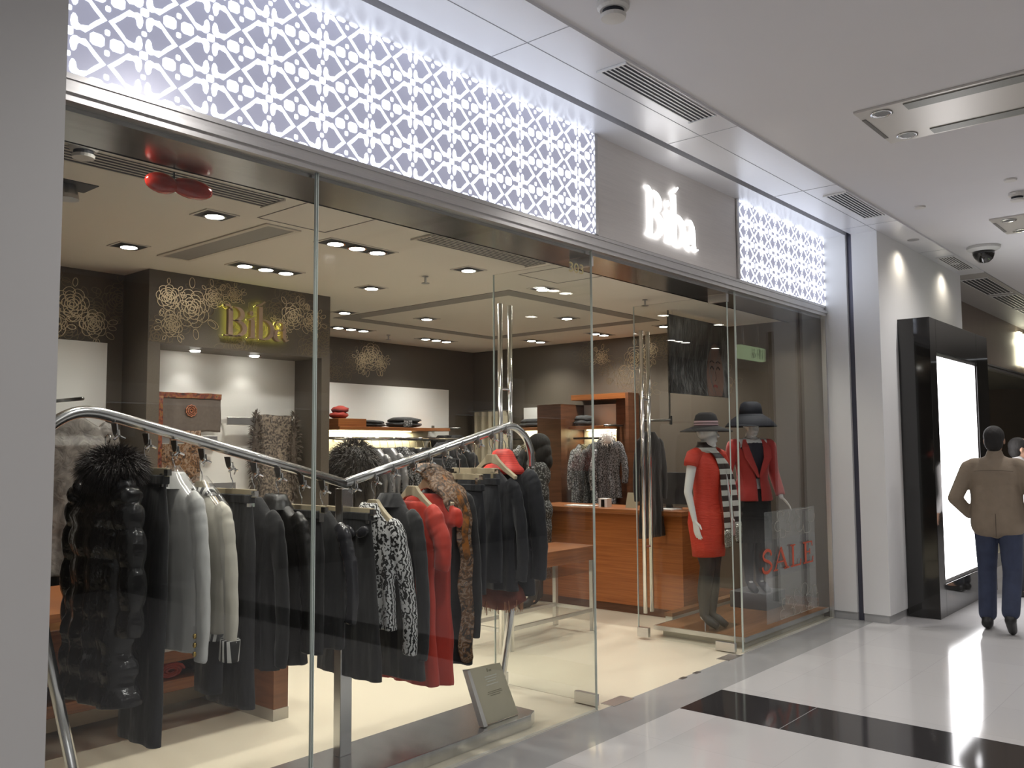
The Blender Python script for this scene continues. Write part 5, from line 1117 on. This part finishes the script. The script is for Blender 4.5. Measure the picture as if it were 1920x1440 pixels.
for i in range(3): lamp('SPOT', 'neighbour_spot', (13+i*2.4, 1.6, 2.75), 75, (1, .9, .75), (0, 0, 0), spot_size=math.radians(120), spot_blend=.8, shadow_soft_size=.05)
t = thing('exit_sign', (13.6, .9, 2.35), 'small pale green lit sign inside the neighbouring shop', 'sign')
box('lit_face', emis('exit_green', (.62, .95, .45), 1.1), (14.2, .9, 2.17, 14.75, .92, 2.33), t); MB().box(14.45, .905, 2.33, 14.47, .915, 2.8).build('hanger_rod', STEELD, t)
hangrail('hanging_rail', (14.6, 1.6), (17.5, 1.6), 1.75, 'clothes rail inside the neighbouring shop window', [(14.6, 1.59, 0, 14.63, 1.62, 1.76), (17.5, 1.59, 0, 17.53, 1.62, 1.76)])
BLUEK = mat('blue_grey_cloth', (.07, .09, .12), .6, 0, noise_s=9, noise_amt=.6)
for i in range(7): small_garment('rail_coat', BLUEK, 'blue-grey coat in the neighbouring shop window, %s from the left' % ordw[i], 14.8+i*.38, 1.6, 1.72, 1.1, .4, 'coats in the neighbouring shop', sl=.7)
# lit direction sign seen only as a reflection in the glass
t = thing('direction_sign', (9.8, -1.75, 2.6), 'pale green lit toilet direction sign reflected above the navy hat', 'sign')
SG = emis('sign_green', (.72, .95, .55), .95); DI = mat('sign_icon', (.02, .06, .03), .5)
MB().box(9.62, -1.62, 2.60, 10.28, -1.56, 2.76).build('lit_box', SG, t)
for xx in (9.75, 10.15): MB().tube([(xx, -1.59, 2.76), (xx, -1.59, 3.51)], .006, 6).build('hanging_rod', STEEL, t)
mb = MB(); g = lambda a, b, d: (a, d, b)
def circ(cx, cz, r, a0=0, a1=360, w_=.012, n=14): return ([(cx+r*cos(math.radians(a0+(a1-a0)*k/n)), cz+r*sin(math.radians(a0+(a1-a0)*k/n))) for k in range(n+1)], w_)
for p, w_ in (circ(9.95, 2.655, .030), circ(9.955, 2.725, .008, w_=.014), ([(9.955, 2.71), (9.96, 2.675), (9.99, 2.672), (10.005, 2.64)], .012), circ(10.10, 2.725, .009, w_=.015), ([(10.10, 2.705), (10.10, 2.665)], .026), ([(10.075, 2.69), (10.06, 2.665)], .008), ([(10.10, 2.665), (10.10, 2.62)], .016), circ(10.19, 2.725, .009, w_=.015), ([(10.19, 2.705), (10.19, 2.62)], .022), ([(10.145, 2.62), (10.145, 2.74)], .005)):
    mb.ribbon(p, w_, g, -1.5595, -1.557)
mb.build('icons', DI, t)

# ================================================================== PEOPLE
SKIN = mat('skin', (.42, .24, .16), .5, 0, noise_s=12, noise_amt=.08); HAIR = mat('black_hair', (.012, .010, .009), .75, 0, bump=.6, bump_s=60, stretch=(1, 1, .25))
def hairmesh(F, zc, m, t, big=1., long=0.):
    P = [F.e((0, -.018, zc+.045), (.084*big, .100*big, .092*big)), F.e((0, -.05, zc-.01), (.075*big, .065*big, .085))]
    if long: P += [F.e((s*.05*big, -.04, zc-.09), (.055*big, .065*big, .11+long)) for s in (1, -1)]+[F.e((0, -.06, zc-.12), (.08*big, .06*big, .09+long))]
    return blob('hair', P, m, t, .007, 3)
# man in tan jacket walking away
t = thing('person', (8.46, -1.31, 0), 'person in a tan jacket and blue jeans walking away, seen from behind', 'person')
F = Fig(8.47, -1.31, 0, math.radians(84), .985)
sole = .03
lk, rk = (-.105, .06, .50), (.10, -.06, .50); la_, ra_ = (-.11, .03, .10), (.09, -.26, .16)
P = head(F, 1.615)+[F.e((0, -.01, 1.33), (.19, .115, .16)), F.e((0, 0, 1.12), (.165, .105, .16)), F.e((0, -.01, .95), (.175, .115, .12)), F.c((-.155, -.01, 1.40), (.155, -.01, 1.40), .058, .058),
     F.c((-.20, -.01, 1.38), (-.30, -.08, 1.12), .05, .042), F.c((-.30, -.08, 1.12), (-.20, .10, .96), .04, .03), F.c((.20, -.01, 1.38), (.28, -.06, 1.12), .05, .042), F.c((.28, -.06, 1.12), (.24, .12, .97), .04, .03),
     F.c((-.09, 0, .90), lk, .09, .06), F.c(lk, la_, .058, .042), F.c((.09, 0, .90), rk, .09, .06), F.c(rk, ra_, .058, .042), F.c(la_, (-.12, .14, .05), .042, .03), F.c(ra_, (.09, -.20, .07), .042, .032)]
P += hand(F, (-.20, .10, .96), (.1, .5, -.8), (.5, .6, .2), (1, 0, 0))+hand(F, (.24, .12, .97), (-.1, .5, -.8), (-.5, .6, .2), (-1, 0, 0))
blob('body', P, SKIN, t, .006, 4)
hairmesh(F, 1.615, HAIR, t)
TAN = mat('tan_jacket_cloth', (.235, .185, .135), .85, 0, noise_s=14, noise_amt=.12, bump=.3, bump_s=9)
P = [F.e((0, -.015, 1.30), (.215, .13, .20)), F.e((0, -.01, 1.18), (.208, .13, .20)), F.c((-.165, -.015, 1.405), (.165, -.015, 1.405), .068, .068), F.e((0, -.01, 1.06), (.207, .135, .22)), F.c((-.08, -.01, 1.2), (-.085, -.01, .90), .12, .128), F.c((.08, -.01, 1.2), (.085, -.01, .90), .12, .128), F.c((.0, -.02, 1.2), (.0, -.02, .915), .13, .138), F.c((0, -.025, 1.47), (0, -.02, 1.50), .075, .068),
     F.c((-.205, -.015, 1.38), (-.315, -.085, 1.12), .072, .060), F.c((-.315, -.085, 1.12), (-.225, .06, .985), .060, .050), F.c((.205, -.015, 1.38), (.295, -.065, 1.12), .072, .060), F.c((.295, -.065, 1.12), (.26, .08, .99), .060, .050)]
jk = blob('jacket', P, TAN, t, .009, 14)
mb = MB(); mb.tube([F(-.15, -.165, 1.36), F(-.07, -.163, 1.365), F(0, -.160, 1.366), F(.07, -.163, 1.365), F(.15, -.165, 1.36)], .0022, 5)
mb.tube([F(0, -.158, 1.00), F(0, -.162, .90), F(0, -.158, .80)], .0028, 5); mb.build('seam', mat('seam_dark', (.10, .075, .055), .8), jk)
JEAN = mat('dark_blue_denim', (.035, .045, .085), .85, 0, noise_s=10, noise_amt=.35)
P = [F.e((0, -.01, .93), (.185, .125, .11)), F.c((-.09, 0, .88), lk, .100, .076), F.c(lk, (-.112, .03, .13), .076, .072), F.c((.09, 0, .88), rk, .100, .076), F.c(rk, (.092, -.25, .20), .076, .070)]
blob('jeans', P, JEAN, t, .008, 5)
SHOE = mat('black_shoe', (.012, .012, .012), .5)
blob('shoe', [F.c((-.112, -.02, .055), (-.12, .17, .040), .048, .036), F.c((-.112, .0, .08), (-.112, .03, .10), .048, .045)], SHOE, t, .007, 3)
blob('shoe', [F.c((.09, -.29, .14), (.09, -.16, .035), .045, .036), F.c((.09, -.27, .14), (.09, -.25, .17), .046, .045)], SHOE, t, .007, 3)
# second person beyond, profile facing right
t = thing('person', (10.55, -1.08, 0), 'person with short black hair in profile, mostly hidden behind the tan jacket', 'person')
F = Fig(10.55, -1.10, 0, math.radians(150), .945)
P = head(F, 1.60)+[F.e((0, -.01, 1.33), (.18, .11, .16)), F.e((0, 0, 1.12), (.155, .10, .16)), F.e((0, -.01, .95), (.165, .11, .12)), F.c((-.15, -.01, 1.40), (.15, -.01, 1.40), .055, .055),
     F.c((-.19, -.01, 1.38), (-.22, -.04, 1.10), .05, .04), F.c((-.22, -.04, 1.10), (-.22, .06, .88), .04, .03), F.c((.19, -.01, 1.38), (.22, -.04, 1.10), .05, .04), F.c((.22, -.04, 1.10), (.22, .06, .88), .04, .03),
     F.c((-.09, 0, .90), (-.09, .05, .5), .09, .06), F.c((-.09, .05, .5), (-.09, .0, .09), .056, .042), F.c((.09, 0, .90), (.09, -.02, .5), .09, .06), F.c((.09, -.02, .5), (.09, -.08, .09), .056, .042), F.c((-.09, 0, .08), (-.10, .14, .04), .04, .03), F.c((.09, -.08, .08), (.10, .06, .04), .04, .03)]
P += hand(F, (-.22, .06, .88), (0, .2, -1), (.2, .9, 0), (1, 0, 0))+hand(F, (.22, .06, .88), (0, .2, -1), (-.2, .9, 0), (-1, 0, 0))
blob('body', P, SKIN, t, .007, 4); hairmesh(F, 1.60, HAIR, t)
blob('shirt', [F.e((0, -.01, 1.33), (.20, .13, .16)), F.e((0, 0, 1.10), (.185, .12, .20)), F.c((-.16, -.01, 1.41), (.16, -.01, 1.41), .063, .063), F.c((0, -.02, 1.45), (0, -.02, 1.48), .07, .066), F.c((-.19, -.01, 1.38), (-.22, -.04, 1.10), .062, .05), F.c((-.22, -.04, 1.10), (-.22, .05, .91), .05, .042), F.c((.19, -.01, 1.38), (.22, -.04, 1.10), .062, .05), F.c((.22, -.04, 1.10), (.22, .05, .91), .05, .042)], mat('white_shirt', (.55, .53, .52), .8), t, .009, 5)
blob('trousers', [F.e((0, -.01, .93), (.175, .12, .11)), F.c((-.09, 0, .88), (-.09, .05, .5), .10, .07), F.c((-.09, .05, .5), (-.09, .0, .11), .07, .06), F.c((.09, 0, .88), (.09, -.02, .5), .10, .07), F.c((.09, -.02, .5), (.09, -.08, .11), .07, .06)], NAVY, t, .009, 5)
blob('shoe', [F.c((-.09, -.03, .045), (-.10, .16, .035), .042, .034)], SHOE, t, .008, 3); blob('shoe', [F.c((.09, -.11, .045), (.10, .08, .035), .042, .034)], SHOE, t, .008, 3)
# woman inside the shop
t = thing('person', (6.98, 2.42, 0), 'person with dark curly hair in a patterned grey coat inside the shop', 'person')
F = Fig(6.90, 2.45, 0, math.radians(-52), .97)
la = dict(j=((-.175, 0, 1.40), (-.21, .02, 1.13), (-.17, .16, .98)), d=(.1, .8, -.3), s=(.3, .3, .9), p=(1, 0, 0)); ra = dict(j=((.175, 0, 1.40), (.22, -.03, 1.13), (.19, .10, .93)), d=(0, .5, -.8), s=(-.2, .9, 0), p=(-1, 0, 0))
P = female(F, la, ra, [((.08, 0, .88), (.08, .02, .50), (.07, -.02, .09), (.07, .10, .035)), ((-.08, 0, .88), (-.08, .06, .50), (-.09, .08, .09), (-.09, .20, .035))])
blob('body', P, SKIN, t, .006, 4)
blob('hair', [F.e((0, -.02, 1.65), (.115, .12, .11)), F.e((0, -.06, 1.56), (.13, .09, .13)), F.e((.07, -.03, 1.53), (.06, .07, .12)), F.e((-.07, -.03, 1.53), (.055, .07, .12)), F.e((.05, -.09, 1.47), (.08, .06, .09)), F.e((-.05, -.09, 1.47), (.08, .06, .09))], HAIR, t, .008, 2)
blob('coat', [F.e((0, -.01, 1.33), (.19, .125, .16)), F.e((0, 0, 1.14), (.17, .12, .18)), F.e((0, -.01, .97), (.20, .145, .16)), F.c((-.15, -.01, 1.41), (.15, -.01, 1.41), .058, .058), F.c((-.175, 0, 1.39), (-.215, .02, 1.12), .060, .052), F.c((-.215, .02, 1.12), (-.175, .13, .99), .052, .045), F.c((.175, 0, 1.39), (.225, -.03, 1.12), .060, .052), F.c((.225, -.03, 1.12), (.195, .08, .955), .052, .045)], ramp_mat('check_coat', 'voro', [(.25, (.30, .30, .30)), (.5, (.03, .03, .03))], rough=.8, scale=55), t, .009, 5)
ringloft(F, [(.95, 0, -.01, .17, .12), (.80, 0, 0, .19, .14), (.62, 0, .02, .195, .15)], seed=8).build('skirt', MT['check_coat'], t, smooth=True)
mb = MB()
for (lx, ky, ay) in ((.08, .02, -.02), (-.08, .06, .08)): mb.tube([F(lx, .01, .68), F(lx, ky, .48), F(lx, ky*.5+ay*.5-.01, .3), F(lx*.95, ay, .10), F(lx, ay+.05, .055), F(lx, ay+.15, .03)], [.07, .06, .06, .045, .042, .032], 16)
mb.build('boots', HOSE, t, smooth=True)
o = thing('handbag', tuple(F(.20, .16, .62)), 'grey handbag held by the person with curly hair', 'bag')
MB().ell(F(.20, .16, .72), (.13, .07, .10), 20, 12, rot=F.M).build('bag_body', mat('bag_grey', (.07, .07, .075), .45), o, smooth=True)
MB().tube(crom([tuple(F(.20, .06, .79)), tuple(F(.20, .10, .87)), tuple(F(.20, .15, .885)), tuple(F(.20, .22, .86)), tuple(F(.20, .26, .79))], 6), .008, 8).build('bag_handle', HOSE, o, smooth=True)

# wall washers over the portal wall
for x, l in ((8.75, 'round wall washer lamp in the soffit above the near end of the light box'), (10.2, 'round wall washer lamp in the soffit above the far end of the light box')):
    t = thing('wall_washer', (x, -.64, 3.50), l, 'ceiling lamp', 'wall washer lamps')
    MB().lathe([(.05, 0), (.052, -.006), (.042, -.006)], (x, -.64, 3.50), 20).build('rim', CHROME, t); MB().lathe([(.042, -.002), (0, -.003)], (x, -.64, 3.50), 20).build('bulb', LAMP, t)
    lamp('SPOT', 'wall_washer_light', (x, -.64, 3.44), 7, (1, .90, .74), (.0, 0, 0), spot_size=math.radians(150), spot_blend=.9, shadow_soft_size=.04)
